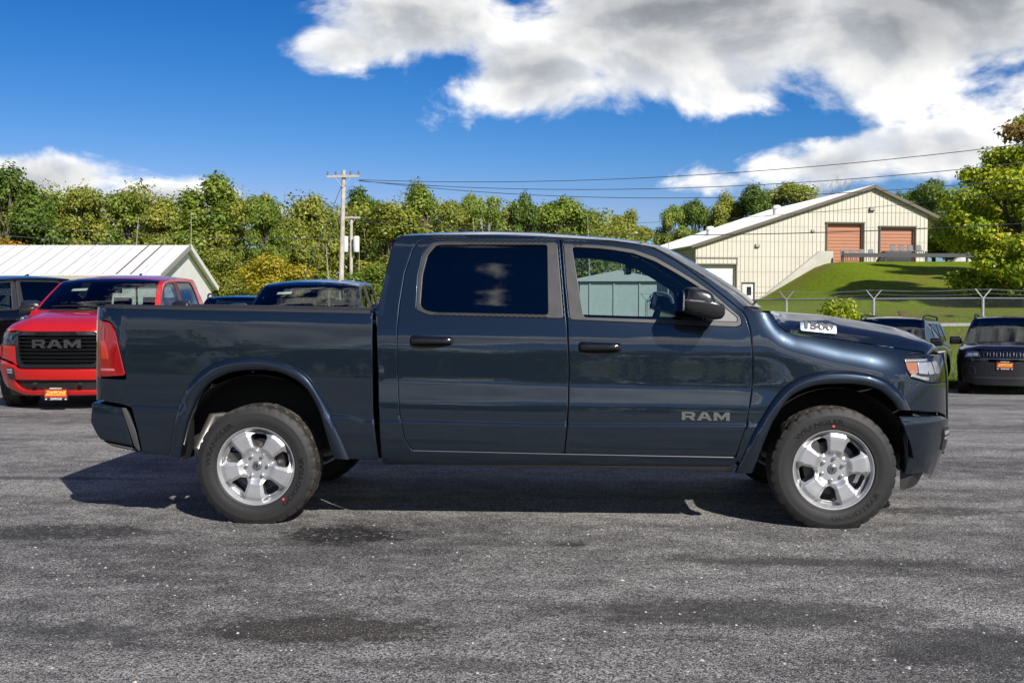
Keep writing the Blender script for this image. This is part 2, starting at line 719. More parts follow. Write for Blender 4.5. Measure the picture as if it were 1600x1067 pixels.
# ---------------------------------------------------------------- pickup truck, measured in metres, x forward, origin mid-wheelbase
def _tab(pts,sig):
    zs=np.arange(0.2,2.1,.002)
    p=np.array(sorted(pts)); w=np.interp(zs,p[:,0],p[:,1])
    k=np.exp(-.5*(np.arange(-60,61)*.002/sig)**2); k/=k.sum()
    wp=np.pad(w,60,mode='edge'); return np.convolve(wp,k,'valid')
ZS=np.arange(0.2,2.1,.002)
PC=_tab([(.2,.93),(.34,.955),(.42,.982),(.50,.994),(.62,.999),(.70,.999),(.78,.996),(.91,.973),(1.0,.970),(1.12,.967),(1.20,.958),(1.28,.940),(1.345,.920),(1.5,.866),(1.7,.800),(1.80,.764),(1.85,.738),(1.90,.700),(2.1,.5)],.020)
PB=_tab([(.2,.95),(.42,.985),(.6,.996),(.9,.996),(1.10,.990),(1.25,.976),(1.34,.960),(1.385,.944),(1.41,.925),(2.1,.6)],.022)
PF=_tab([(.2,.96),(.42,.985),(.6,.997),(.75,.999),(.9,.990),(1.05,.978),(1.2,.966),(2.1,.93)],.03)
def ss(a,b,x):
    t=np.clip((x-a)/(b-a),0,1); return t*t*(3-2*t)
SHX=[1.1,1.30,1.5,1.87,2.2,2.42,2.9]; SHZ=[1.50,1.41,1.315,1.225,1.165,1.13,1.06]
def crease_z(x):
    return np.interp(x,[-3,-1.36,-1.24,-1.13,-.9,0.,1.3,2.3],[.775,.705,.70,.664,.672,.652,.655,.66])
def W(x,z):
    x=np.asarray(x,float); z=np.asarray(z,float)
    zr=z+.018*x
    c=np.interp(zr,ZS,PC); b=np.interp(zr,ZS,PB); f=np.interp(zr,ZS,PF)
    w=np.where(x<-1.06,b,c)
    t=ss(1.22,1.75,x)*(1-ss(1.36,1.5,z)); w=w*(1-t)+f*t
    zs=np.interp(x,SHX,SHZ); s=np.clip((z-(zs-.24))/.24,0,1.6)*ss(1.25,1.6,x)
    w=w-.085*s**2.4
    # crease ledge: lower part stands proud
    cz=crease_z(x); on=1-ss(1.28,1.5,x)
    w=w+.010*on*(1-ss(cz-.008,cz+.014,z))
    # front plan taper
    u=np.clip((x-2.0)/.76,0,.99998); w=w*(1-u**2.4)**(1/2.4)
    # rear corner
    v=np.clip((-2.68-x)/.26,0,.99); w=w-.17*(1-np.sqrt(1-v*v))
    w=w-.012*ss(-1.9,-2.7,x)
    return w
T = {}
T['bed_top']=[(-2.836,1.408),(-1.095,1.371)]
T['bed_rear']=[(-2.85,0.79),(-2.877,0.934),(-2.676,0.93),(-2.676,0.955),(-2.747,1.239),(-2.786,1.3),(-2.877,1.316),(-2.86,1.387)]
T['tail_light']=[(-2.883,1.312),(-2.791,1.3),(-2.751,1.235),(-2.68,0.955),(-2.883,0.942)]
T['bed_low']=[(-2.633,0.762),(-2.573,0.455),(-2.393,0.436)]
T['bed_front']=[(-1.241,0.423),(-1.041,0.415),(-1.075,0.723),(-1.082,1.355)]
T['rflare_out']=[(-2.4,0.443),(-2.384,0.518),(-2.337,0.741),(-2.264,0.897),(-2.147,1.012),(-2.01,1.065),(-1.837,1.082),(-1.66,1.05),(-1.508,0.973),(-1.41,0.843),(-1.336,0.709),(-1.224,0.427)]
T['rflare_in']=[(-2.317,0.436),(-2.301,0.511),(-2.25,0.705),(-2.165,0.869),(-2.048,0.955),(-1.895,0.992),(-1.717,0.989),(-1.586,0.944),(-1.488,0.859),(-1.409,0.709),(-1.353,0.517),(-1.326,0.434)]
T['cab_rear']=[(-1.022,0.38),(-1.034,0.683),(-1.049,1.069),(-1.064,1.354),(-1.035,1.519),(-1.002,1.699),(-0.975,1.822),(-0.948,1.857)]
T['roofline']=[(-0.923,1.861),(-0.713,1.871),(-0.381,1.871),(-0.05,1.861),(0.197,1.846),(0.442,1.83),(0.603,1.808),(0.722,1.783),(0.803,1.743),(0.936,1.661),(1.052,1.588),(1.183,1.496),(1.283,1.404)]
T['rdoor']=[(-0.924,1.261),(-0.922,1.004),(-0.902,0.716),(-0.869,0.558),(-0.821,0.488),(0.139,0.471),(0.153,0.608),(0.163,0.769),(0.169,1.007),(0.156,1.278),(0.132,1.568),(0.111,1.837),(-0.728,1.843),(-0.809,1.822),(-0.846,1.767),(-0.89,1.615),(-0.914,1.42)]
T['fdoor']=[(0.147,0.471),(0.161,0.608),(0.171,0.769),(0.177,1.007),(0.165,1.278),(0.14,1.568),(0.119,1.837),(0.454,1.822),(0.632,1.798),(0.724,1.772),(0.856,1.696),(0.936,1.638),(1.075,1.531),(1.215,1.414),(1.269,1.367),(1.291,1.323),(1.313,1.234),(1.323,1.094),(1.323,0.921),(1.299,0.759),(1.282,0.656),(1.215,0.459)]
T['rtrim']=[(-0.809,1.379),(-0.806,1.602),(-0.778,1.745),(-0.723,1.817),(-0.66,1.824),(0.097,1.818),(0.118,1.568),(0.138,1.324),(-0.726,1.344)]
T['rwin']=[(-0.784,1.412),(-0.777,1.6),(-0.748,1.733),(-0.697,1.796),(-0.659,1.802),(0.03,1.801),(0.038,1.349),(-0.693,1.364),(-0.756,1.379)]
T['ftrim']=[(0.134,1.811),(0.358,1.8),(0.456,1.79),(0.59,1.77),(0.723,1.722),(0.854,1.646),(0.984,1.564),(1.073,1.498),(1.256,1.335),(1.262,1.283),(1.225,1.27),(0.712,1.294),(0.175,1.316),(0.15,1.568)]
T['fwin']=[(0.192,1.786),(0.358,1.777),(0.455,1.766),(0.589,1.743),(0.722,1.692),(0.853,1.617),(0.983,1.535),(1.017,1.51),(1.037,1.313),(0.712,1.319),(0.264,1.333)]
T['sail']=[(1.021,1.506),(1.064,1.477),(1.236,1.331),(1.234,1.303),(1.041,1.309)]
T['rocker']=[(-1.014,0.385),(-0.821,0.476),(0.143,0.459),(1.204,0.445),(1.184,0.359),(0.123,0.378)]
T['fender_rear']=[(1.276,1.375),(1.299,1.325),(1.321,1.234),(1.331,1.094),(1.331,0.921),(1.307,0.759),(1.29,0.656),(1.224,0.455)]
T['fender_top']=[(1.283,1.4),(1.341,1.373),(1.444,1.361),(1.468,1.337),(1.497,1.28),(1.548,1.236),(1.632,1.218),(1.868,1.194),(2.037,1.167),(2.215,1.141),(2.356,1.119),(2.441,1.106)]
T['hoodline']=[(1.445,1.367),(1.469,1.339),(1.498,1.282),(1.549,1.24),(1.633,1.222),(1.87,1.197),(2.039,1.171),(2.217,1.144),(2.358,1.122),(2.444,1.11)]
T['headlight']=[(2.286,1.065),(2.313,1.088),(2.393,1.096),(2.505,1.086)]
T['headlight_low']=[(2.479,0.918),(2.436,0.923),(2.332,0.953),(2.3,0.997)]
T['fender_bot']=[(2.322,0.748),(2.45,0.733)]
T['bumper_f']=[(2.225,0.721),(2.45,0.705),(2.464,0.325),(2.325,0.333),(2.308,0.461),(2.277,0.605)]
T['fflare_out']=[(2.318,0.751),(2.273,0.83),(2.193,0.917),(2.097,0.967),(2.012,0.989),(1.896,1.001),(1.761,0.997),(1.635,0.966),(1.542,0.916),(1.458,0.83),(1.382,0.712),(1.321,0.601),(1.217,0.354)]
T['fflare_in']=[(2.225,0.757),(2.184,0.814),(2.096,0.882),(1.97,0.914),(1.845,0.917),(1.727,0.909),(1.634,0.881),(1.549,0.83),(1.491,0.753),(1.441,0.668),(1.413,0.6),(1.356,0.451),(1.328,0.355)]
T['handle_r']=[(-0.841,1.224),(-0.562,1.129)]
T['handle_f']=[(0.233,1.189),(0.509,1.088)]
T['ram']=[(0.883,0.738),(1.175,0.685)]
T['b1500']=[(1.631,1.302),(1.877,1.229)]
T['fuel']=[]

# ================================================================ the place
def gz(x, y):
    """height of the land: level lot, falling away to the right rear, then a grass rise and a bank"""
    x = np.asarray(x, float)
    y = np.asarray(y, float)
    k = 0.036 * ss(-9.0, 8.0, x)
    z = -k * np.clip(y - 3.0, 0, 14.5)
    right = np.interp(y, [17.5, 21, 37, 52, 87, 140, 300], [0, 0, 1.05, 1.72, 1.80, 2.6, 8.0])
    left = np.interp(y, [18, 45, 80, 300], [0, 0.1, 0.4, 4.0])
    f = ss(-4, 10, x)
    z = z + right * f + left * (1 - f)
    crest = 14.0 + 0.085 * (y - 60)
    z = z + 3.45 * np.clip((y - 55) / 24.0, 0, 1) ** .95 * np.clip((x - crest) / 6.0, 0, 1)
    return z


def g1(x, y):
    return float(gz(x, y))


def grid_mesh(name, xs, ys, zf, material, keep=None):
    X, Y = np.meshgrid(xs, ys, indexing='ij')
    Z = zf(X, Y)
    nx, ny = len(xs), len(ys)
    vs = np.stack([X.ravel(), Y.ravel(), Z.ravel()], 1)
    fs = []
    for i in range(nx - 1):
        for j in range(ny - 1):
            if keep is not None and not keep(0.5 * (xs[i] + xs[i + 1]), 0.5 * (ys[j] + ys[j + 1])): continue
            a = i * ny + j
            fs.append((a, a + ny, a + ny + 1, a + 1))
    return from_data(name, vs, fs, material, None, smooth=True)


# ---------------------------------------------------------------- grass land
gm = bpy.data.materials.new('mown_grass')
gm.use_nodes = True
G = NT(gm.node_tree)
gb_ = G.n['Principled BSDF']
go = G.add('ShaderNodeTexCoord').outputs['Object']
n1 = G.noise(go, 0.16, 5, .6)
n2 = G.noise(G.vm('MULTIPLY', go, (1, .6, 2)), .9, 8, .72)
n3 = G.m('ADD', G.m('MULTIPLY', G.noise(go, 22.0, 5, .75), .55), G.m('MULTIPLY', G.noise(go, 3.2, 6, .72), .45))
dry = G.ramp(G.m('ADD', n1, G.m('MULTIPLY', G.m('SUBTRACT', n2, .5), .8)), .46, .64)
n3 = G.ramp(n3, .36, .64, 0, 1)
c1 = G.mix(n3, (0.090, 0.155, 0.006, 1), (0.255, 0.335, 0.016, 1))
c2 = G.mix(n3, (0.150, 0.150, 0.024, 1), (0.28, 0.25, 0.060, 1))
G.put(gb_.inputs['Base Color'], G.mix(G.m('MULTIPLY', dry, .80), c1, c2))
gb_.inputs['Roughness'].default_value = 0.85
gb_.inputs['Specular IOR Level'].default_value = 0.05
gbp = G.add('ShaderNodeBump')
gbp.inputs['Strength'].default_value = 0.9
gbp.inputs['Distance'].default_value = 0.06
G.put(gbp.inputs['Height'], G.m('ADD', n3, G.m('MULTIPLY', n2, .6)))
G.l.new(gbp.outputs[0], gb_.inputs['Normal'])
xs = np.concatenate([np.linspace(-600, -60, 19), np.arange(-56, 60.1, 1.0), np.linspace(64, 600, 19)])
ys = np.concatenate([np.linspace(-600, -40, 15), np.arange(-36, 130.1, 1.0), np.linspace(136, 900, 22)])
lot_edge = lambda x: 17.4 + 14.0 * (1 - ss(-8, 3, np.asarray(x, float)))
land = grid_mesh('ground', xs, ys, lambda X, Y: gz(X, Y) - 0.07 * (1 - ss(lot_edge(X) - 1.6, lot_edge(X) - .3, Y)), gm)
tag(land, 'mown grass land rising to a bank beyond the fence', kind='structure')

# ---------------------------------------------------------------- worn asphalt lot
am = bpy.data.materials.new('worn_asphalt')
am.use_nodes = True
A = NT(am.node_tree)
ab = A.n['Principled BSDF']
ao = A.add('ShaderNodeTexCoord').outputs['Object']
aw = A.vm('ADD', ao, A.vm('SCALE', A.add('ShaderNodeTexNoise').outputs[1], 0.0))
big_n = A.noise(A.vm('MULTIPLY', ao, (0.35, 1.0, 1.0)), 0.9, 6, .62)
mid_n = A.noise(A.vm('MULTIPLY', ao, (0.7, 1.0, 1.0)), 5.0, 6, .65)
fine = A.noise(ao, 135.0, 4, .75)
st = A.add('ShaderNodeTexVoronoi', feature='F1')
A.put(st.inputs['Vector'], ao)
st.inputs['Scale'].default_value = 130.0
sc_ = A.add('ShaderNodeSeparateColor')
A.l.new(st.outputs['Color'], sc_.inputs[0])
st2 = A.add('ShaderNodeTexVoronoi', feature='F1')
A.put(st2.inputs['Vector'], ao)
st2.inputs['Scale'].default_value = 42.0
sc2 = A.add('ShaderNodeSeparateColor')
A.l.new(st2.outputs['Color'], sc2.inputs[0])
track = A.noise(A.vm('MULTIPLY', ao, (0.16, 1.0, 1.0)), 1.3, 2, .5)
tone = A.m('ADD', A.m('MULTIPLY', big_n, .55), A.m('ADD', A.m('MULTIPLY', track, .36), A.m('MULTIPLY', mid_n, .49)))
base = A.mix(A.ramp(tone, .52, .86), (0.092, 0.089, 0.086, 1), (0.405, 0.391, 0.372, 1))
clump = A.noise(ao, 55.0, 3, .6)
base = A.mix(1.0, base, A.vm('SCALE', (1, 1, 1), A.ramp(clump, .36, .64, .50, 1.45, False)), 'MULTIPLY')
base = A.mix(1.0, base, A.vm('SCALE', (1, 1, 1), A.ramp(fine, .38, .62, .18, 1.80, False)), 'MULTIPLY')
stone = A.mix(sc_.outputs[1], (0.30, 0.29, 0.275, 1), (0.62, 0.60, 0.57, 1))
base = A.mix(A.m('MULTIPLY', A.ramp(sc_.outputs[0], .80, .86), A.ramp(st.outputs['Distance'], .52, .30)), base, stone)
base = A.mix(A.m('MULTIPLY', A.ramp(sc2.outputs[0], .955, .975), A.ramp(st2.outputs['Distance'], .42, .25)), base, (0.50, 0.485, 0.46, 1))
base = A.mix(A.m('MULTIPLY', A.ramp(sc_.outputs[2], .30, .22), .85), base, (0.026, 0.025, 0.025, 1))
# stains, ravelled patches, and one seam with its shadow painted into the colour
STAINS_SEAM_SHADE = [((-1.30, -1.31, 0.00), .40, .32, (0.012, 0.011, 0.010), .97, 1), ((-1.04, -3.25, 0.00), .66, .21, (0.034, 0.026, 0.022), .92, 0), ((-3.06, -1.29, 0.00), .62, .26, (0.026, 0.025, 0.024), .85, 1),
          ((0.07, -1.52, 0.00), .11, .07, (0.03, 0.029, 0.027), .75, 1), ((2.56, -0.38, 0.00), .62, .18, (0.035, 0.033, 0.031), .75, 1), ((-4.21, 0.76, -0.00), 1.1, .085, (0.035, 0.033, 0.032), .80, 0),  # last entry on this row: seam line darkened by a painted shadow
          ((0.90, -2.92, 0.00), .9, .24, (0.045, 0.043, 0.042), .7, 0), ((1.77, -3.35, 0.00), .6, .28, (0.038, 0.037, 0.036), .75, 0), ((1.46, -1.90, 0.00), .9, .10, (0.05, 0.048, 0.046), .6, 0), ((-0.43, -3.68, 0.00), .5, .10, (0.05, 0.048, 0.046), .6, 0), ((-2.04, -3.33, 0.00), .4, .12, (0.055, 0.053, 0.051), .5, 0)]
for (sx, sy, _), rx, ry, colr_, amt, crk in STAINS_SEAM_SHADE:
    dv = A.vm('MULTIPLY', A.vm('SUBTRACT', ao, (sx, sy, 0)), (1 / rx, 1 / ry, 0))
    ln = A.vm('LENGTH', dv, out=1)
    ln = A.m('ADD', ln, A.m('MULTIPLY', A.m('SUBTRACT', A.noise(ao, 9.0, 6, .7), .5), 2.0))
    msk = A.ramp(ln, 1.15, .60)
    if crk:
        msk = A.m('MULTIPLY', msk, A.ramp(A.noise(ao, 28.0, 4, .7), .36, .48))
    else:
        msk = A.m('MULTIPLY', msk, A.ramp(fine, .72, .50))
    base = A.mix(A.m('MULTIPLY', msk, amt), base, colr_ + (1,))
A.put(ab.inputs['Base Color'], base)
ab.inputs['Roughness'].default_value = 0.82
ab.inputs['Specular IOR Level'].default_value = 0.35
abp = A.add('ShaderNodeBump')
abp.inputs['Strength'].default_value = 1.0
abp.inputs['Distance'].default_value = 0.012
hgt = A.m('ADD', A.m('MULTIPLY', fine, 1.3), A.m('MULTIPLY', A.m('SUBTRACT', 1.0, st.outputs['Distance']), .9))
hgt = A.m('ADD', hgt, A.m('MULTIPLY', mid_n, 1.2))
A.put(abp.inputs['Height'], hgt)
A.l.new(abp.outputs[0], ab.inputs['Normal'])
rng = np.random.default_rng(5)
xs = np.concatenate([np.arange(-60, -14, 2.0), np.arange(-14, 22.01, .4), np.arange(24, 60, 2.0)])
ys = np.concatenate([np.arange(-60, -9, 2.0), np.arange(-9, 32.01, .4)])
jit = {}


def lot_z(X, Y):
    und_ = .006 * np.sin(X * .9 + 1.3 * np.sin(Y * .5)) * np.sin(Y * 1.1 + .4)
    und_ = und_ * ss(2.0, 5.0, np.hypot(X, Y * 1.3))
    drop = .05 * ss(-.5, .35, Y - lot_edge(X))
    return gz(X, Y) + .006 + und_ * .8 - drop


lot = grid_mesh('asphalt_lot', xs, ys, lot_z, am, keep=lambda x, y: y < float(lot_edge(x)) + .35 * math.sin(x * 1.7) + .2 * math.sin(x * 5.1))
tag(lot, 'worn grey asphalt of the car lot', kind='structure')

# loose stones on the asphalt
V, Fc = [], []
rnd = random.Random(11)
for k in range(11000):
    q = rnd.random()
    x = rnd.uniform(-5.5, 5.5)
    y = -6.4 + 9.5 * rnd.random() ** 1.5
    if abs(x + .1) < 2.9 and -.85 < y < .9: continue
    r = rnd.choice([.003, .0035, .0045, .006, .008]) * (1.0 if rnd.random() < .97 else 1.8)
    z = float(lot_z(x, y))
    ph = rnd.random() * 6.28
    i0 = len(V)
    for j in range(4):
        a = ph + j * 1.57 + rnd.uniform(-.3, .3)
        rr = r * rnd.uniform(.75, 1.35)
        V.append((x + rr * math.cos(a), y + rr * math.sin(a), z + r * .15))
    V.append((x + rnd.uniform(-.2, .2) * r, y, z + r * rnd.uniform(.6, 1.0)))
    Fc += [(i0 + j, i0 + (j + 1) % 4, i0 + 4) for j in range(4)]
gvm = bpy.data.materials.new('loose_stone')
gvm.use_nodes = True
Gv = NT(gvm.node_tree)
ri_ = Gv.add('ShaderNodeNewGeometry').outputs['Random Per Island']
Gv.put(Gv.n['Principled BSDF'].inputs['Base Color'], Gv.mix(Gv.m('POWER', ri_, 2.2), (0.075, 0.073, 0.07, 1), (0.52, 0.50, 0.47, 1)))
Gv.n['Principled BSDF'].inputs['Roughness'].default_value = .85
gv = from_data('loose_gravel', V, Fc, gvm)
tag(gv, 'small loose stones scattered over the asphalt', 'gravel', kind='stuff')

# gravel path beyond the fence
pth = MB()
pv, pf = [], []
for i, x in enumerate(np.linspace(6, 40, 35)):
    yc = 37.0 + .12 * (x - 12)
    for dy in (-.9, .9):
        pv.append((x, yc + dy + .15 * math.sin(x * 1.3), g1(x, yc + dy) + .03))
pf = [(2 * i, 2 * i + 2, 2 * i + 3, 2 * i + 1) for i in range(34)]
po = from_data('path', pv, pf, mat('path_gravel', (0.42, 0.40, 0.36), .9, vary=.2, vscale=3))
tag(po, kind='structure')


# ================================================================ metal building on the rise
BO, BG, BA = (11.8, 87.0), (.986, .165), (-.165, .986)


def bp_(t, d, z):
    return (BO[0] + BG[0] * t + BA[0] * d, BO[1] + BG[1] * t + BA[1] * d, z)


cream = mat('cream_siding', (0.51, 0.48, 0.40), .55, vary=.05, vscale=.6)
shade_trim = mat('brown_trim', (0.10, 0.085, 0.065), .6)
roofm = mat('galvanised_roof', (0.56, 0.56, 0.55), .55, .0, vary=.10, vscale=.5)
bld = empty('metal_building', bp_(0, 0, 1.2))
BL = Vector(bld.location)
loc = lambda p: tuple(Vector(p) - BL)
bpl = lambda t, d, z: loc(bp_(t, d, z))
gable = lambda t, z, d=0.0: np.stack([BO[0] + BG[0] * t + BA[0] * d - BL.x, BO[1] + BG[1] * t + BA[1] * d - BL.y, z - BL.z], 1)
ztop = lambda t: float(np.interp(t, [0, 15.9, 21.0], [6.42, 11.62, 9.45]))
OPEN = [(.17, 3.48, .6, 4.71), (11.78, 14.97, 4.6, 8.37), (16.64, 19.75, 4.6, 8.08), (4.15, 5.2, .9, 3.24)]
panel('wall', [(0, .2), (21.0, .2), (21.0, 9.45), (15.9, 11.62), (0, 6.42)], gable, cream, bld,
      holes=[[(a, c), (b, c), (b, d), (a, d)] for a, b, c, d in OPEN], step=2.0, flange=.30, roll=0)
rb = MB()
for t in np.arange(.19, 21.0, .38):
    segs = [(.3, ztop(t) - .05)]
    for a, b, c, d in OPEN:
        if a - .15 < t < b + .15:
            segs = [(d + .12, ztop(t) - .05)] + ([(.3, c - .1)] if c - .1 > .4 else [])
    for z0, z1 in segs:
        MB().bar(bpl(t, -.022, z0), bpl(t, -.022, z1), .05, .04, up=(BG[0], BG[1], 0)).build('siding_rib', cream, bld)
sd = MB()
sd.raw([bpl(0, 0, .2), bpl(0, 26, .2), bpl(0, 26, 6.42), bpl(0, 0, 6.42)], [(0, 1, 2, 3)])
sd.raw([bpl(21, 0, .2), bpl(21, 26, .2), bpl(21, 26, 9.45), bpl(21, 0, 9.45)], [(0, 1, 2, 3)])
sd.raw([bpl(0, 26, .2), bpl(21, 26, .2), bpl(21, 26, 9.45), bpl(15.9, 26, 11.62), bpl(0, 26, 6.42)], [(0, 1, 2, 3, 4)])
for d in np.arange(.3, 26, .6):
    sd.bar(bpl(-.02, d, .3), bpl(-.02, d, 6.3), .05, .04, up=(BG[0], BG[1], 0))
sd.build('side_wall', cream, bld)


def slope(t0, z0, t1, z1, name, par=bld, th=.14, d0=-.35, d1=26.4, m_=roofm):
    b = MB()
    pts = [bpl(t0, d0, z0), bpl(t1, d0, z1), bpl(t1, d1, z1), bpl(t0, d1, z0)]
    b.raw(pts + [(p[0], p[1], p[2] + th) for p in pts], [(0, 3, 2, 1), (4, 5, 6, 7), (0, 1, 5, 4), (1, 2, 6, 5), (2, 3, 7, 6), (3, 0, 4, 7)])
    return b.build(name, m_, par)


rf = slope(-.45, 6.27, 15.9, 11.62, 'roof')
rf2 = slope(15.9, 11.62, 23.4, 8.28, 'roof')
rr_ = MB()
for d in np.arange(-.2, 26.2, .6):
    MB().bar(bpl(-.45, d, 6.27 + .155), bpl(15.9, d, 11.62 + .155), .06, .05).build('roof_rib', roofm, rf)
tr = MB()
for (t0, z0, t1, z1) in ((-.5, 6.25, 15.9, 11.60), (15.9, 11.60, 23.45, 8.24)):
    tr.bar(bpl(t0, -.40, z0 + .05), bpl(t1, -.40, z1 + .05), .06, .26)
tr.build('fascia', shade_trim, bld)
for d in (.4, 5, 10, 15):
    b = MB()
    b.bar(bpl(21.0, d, 9.05), bpl(23.3, d, 8.10), .16, .24)
    b.bar(bpl(21.0, d, 8.0), bpl(22.6, d, 8.35), .12, .12)
    b.build('canopy_rafter', mat('canopy_wood', (.30, .25, .19), .8), bld)
orange = mat('orange_door', (0.38, 0.158, 0.085), .5, vary=.04, vscale=2)
whitep = mat('white_door', (0.66, 0.68, 0.69), .45, vary=.05, vscale=1)
for (a, b_, c, d), m_, n in ((OPEN[1], orange, 13), (OPEN[2], orange, 12), (OPEN[0], whitep, 4)):
    fr = MB()
    for p, q in (((a - .1, c), (a - .1, d + .12)), ((b_ + .1, c), (b_ + .1, d + .12)), ((a - .2, d + .12), (b_ + .2, d + .12))):
        fr.bar(bpl(p[0], -.06, p[1]), bpl(q[0], -.06, q[1]), .22, .10, up=(BG[0], BG[1], 0) if p[0] == q[0] else (0, 0, 1))
    fo = fr.build('door_frame', shade_trim, bld)
    hgt_ = (d - c) / n
    for k in range(n):
        s_ = MB()
        s_.raw([bpl(a + .02, .26, c + k * hgt_ + .012), bpl(b_ - .02, .26, c + k * hgt_ + .012), bpl(b_ - .02, .252, c + (k + .5) * hgt_), bpl(a + .02, .252, c + (k + .5) * hgt_),
                bpl(a + .02, .26, c + (k + 1) * hgt_ - .012), bpl(b_ - .02, .26, c + (k + 1) * hgt_ - .012)], [(0, 1, 2, 3), (3, 2, 5, 4)])
        s_.build('door_slat', m_, fo)
fr = MB()
for p, q in (((-.02, 4.9), (-.02, 5.37)), ((3.65, 4.9), (3.65, 5.37)), ((-.1, 5.37), (3.75, 5.37))):
    fr.bar(bpl(p[0], -.04, p[1]), bpl(q[0], -.04, q[1]), .10, .06, up=(BG[0], BG[1], 0) if p[0] == q[0] else (0, 0, 1))
fr.build('header_trim', shade_trim, bld)
b = MB()
b.raw([bpl(4.17, .10, .9), bpl(5.18, .10, .9), bpl(5.18, .10, 3.22), bpl(4.17, .10, 3.22)], [(0, 1, 2, 3)])
ed = b.build('entry_door', mat('entry_white', (.75, .74, .70), .5), bld)
b = MB()
for p, q in (((4.12, .9), (4.12, 3.27)), ((5.23, .9), (5.23, 3.27)), ((4.07, 3.27), (5.28, 3.27))):
    b.bar(bpl(p[0], -.02, p[1]), bpl(q[0], -.02, q[1]), .09, .06, up=(BG[0], BG[1], 0) if p[0] == q[0] else (0, 0, 1))
b.build('frame', shade_trim, ed)
b = MB()
b.box(bpl(4.78, .08, 2.55), (.40, .06, .72), rz=R(9.5))
b.build('pane', mat('dark_pane', (.02, .025, .03), .1), ed)
for t, z, nm, sz in ((5.45, 6.44, 'wall_light', .34), (15.8, 9.69, 'wall_light', .42), (10.45, 7.75, 'wall_light', .26)):
    b = MB()
    b.prism([(0, -sz * .45), (-sz * .7, -sz * .30), (-sz * .55, sz * .35), (0, sz * .45)], -sz * .55, sz * .55, lambda u, v, w, t=t, z=z: bpl(t + w, u, z + v))
    b.build(nm, mat('lamp_bronze', (.16, .13, .095), .5), bld)
for t, d in ((9.8, 7.0), (4.2, 9.5)):
    zz = float(np.interp(t, [-.45, 15.9], [6.27, 11.62]))
    b = MB()
    c = bpl(t, d, zz)
    b.lathe([(.0, .98), (.30, .95), (.42, .80), (.42, .62), (.34, .56), (.34, -.1), (.0, -.1)], 14, 'z', c=c)
    b.build('roof_vent', mat('vent_white', (.72, .72, .70), .4), bld, smooth=True)
b = MB()
b.box(bpl(-.06, 4.0, 4.7), (.12, 2.2, 1.3), rz=R(9.5))
b.build('side_window', MATS['dark_pane'], bld)
fs_ = MB()
for z in (2.9, 4.2, 5.5, 6.8, 8.1, 9.4):
    t0 = max(0.1, (z + .25 - 6.42) / (11.62 - 6.42) * 15.9) if z > 6.2 else .1
    t1 = 20.9 if z < 9.2 else 15.9 + (11.62 - z - .2) / (11.62 - 9.45) * 5.1
    tt_ = t0
    while tt_ < t1:
        if not any(a - .2 < tt_ < b + .2 and c < z < d + .15 for a, b, c, d in OPEN):
            fs_.box(bpl(tt_, -.012, z), (.05, .03, .035), rz=R(9.5))
        tt_ += .127
fs_.build('siding_fastener', mat('fastener_grey', (.20, .19, .16), .6), bld)['kind'] = 'stuff'
m_ = MB()
m_.tube([bpl(-.08, -.10, 6.25), bpl(-.08, -.10, 1.3)], .055, 8)
m_.build('downspout', shade_trim, bld, smooth=True)
tag(bld, 'long cream metal-sided building with white roof and roll-up doors on the rise', 'building')

# concrete wing wall stepping up the bank
b = MB()
cp = [(5.0, .6), (5.2, 1.75), (10.58, 5.95), (11.75, 5.95), (11.75, 4.0), (9.6, 2.6), (6.4, .5)]
b.prism(cp, -1.35, -1.0, lambda u, v, w: bp_(u, w, v))
ww = b.build('retaining_wall', mat('concrete', (.42, .40, .35), .85, vary=.15, vscale=.7, bump=.3, bscale=4))
tag(ww, 'sloping concrete retaining wall running up the bank beside the building', 'wall')


def ground_at(p, dz=0.0):
    return (p[0], p[1], g1(p[0], p[1]) + dz)


# timber and steel guard rail along the top of the bank
gr_ = empty('guard_rail', ground_at(bp_(11.2, -5, 0)))
GL = Vector(gr_.location)
rail_pts = [bp_(t, -5.0 - .05 * (t - 11), 0) for t in (11.0, 14.6, 18.1, 21.6, 25.2, 29.0)]
rail_pts = [Vector((p[0], p[1], g1(p[0], p[1]))) - GL for p in rail_pts]
railm = mat('weathered_rail', (.040, .040, .042), .6)
for p in rail_pts:
    MB().bar(p + Vector((0, 0, -.3)), p + Vector((0, 0, 1.05)), .20, .16).build('post', railm, gr_)
for p, q in zip(rail_pts[:-1], rail_pts[1:]):
    MB().bar(p + Vector((0, -.14, .72)), q + Vector((0, -.14, .72)), .06, .32).build('rail', railm, gr_)
tag(gr_, 'dark guard rail on short posts along the top of the grass bank', 'guard rail')

# seats standing in rows before the orange doors
def seat_thing(t, d, zoff, lab, grp):
    p = bp_(t, d, 0)
    e = empty('chair', (p[0], p[1], g1(p[0], p[1]) + zoff), R(9.5))
    grey = mat('grey_plastic', (.10, .105, .11), .5)
    MB().box((0, 0, .45), (.50, .48, .06)).build('seat', grey, e, bevel=.02)
    MB().prism(fillet([(-.25, 0), (.25, 0), (.22, .52), (-.22, .52)], .10), .20, .26, lambda u, v, w: (u, w + v * .12, v + .48)).build('backrest', grey, e)
    for x in (-.2, .2):
        MB().bar((x, -.18, 0), (x, -.18, .45), .04).build('leg', railm, e)
        MB().bar((x, .18, 0), (x, .18, .45), .04).build('leg', railm, e)
    tag(e, lab, 'chair', grp)


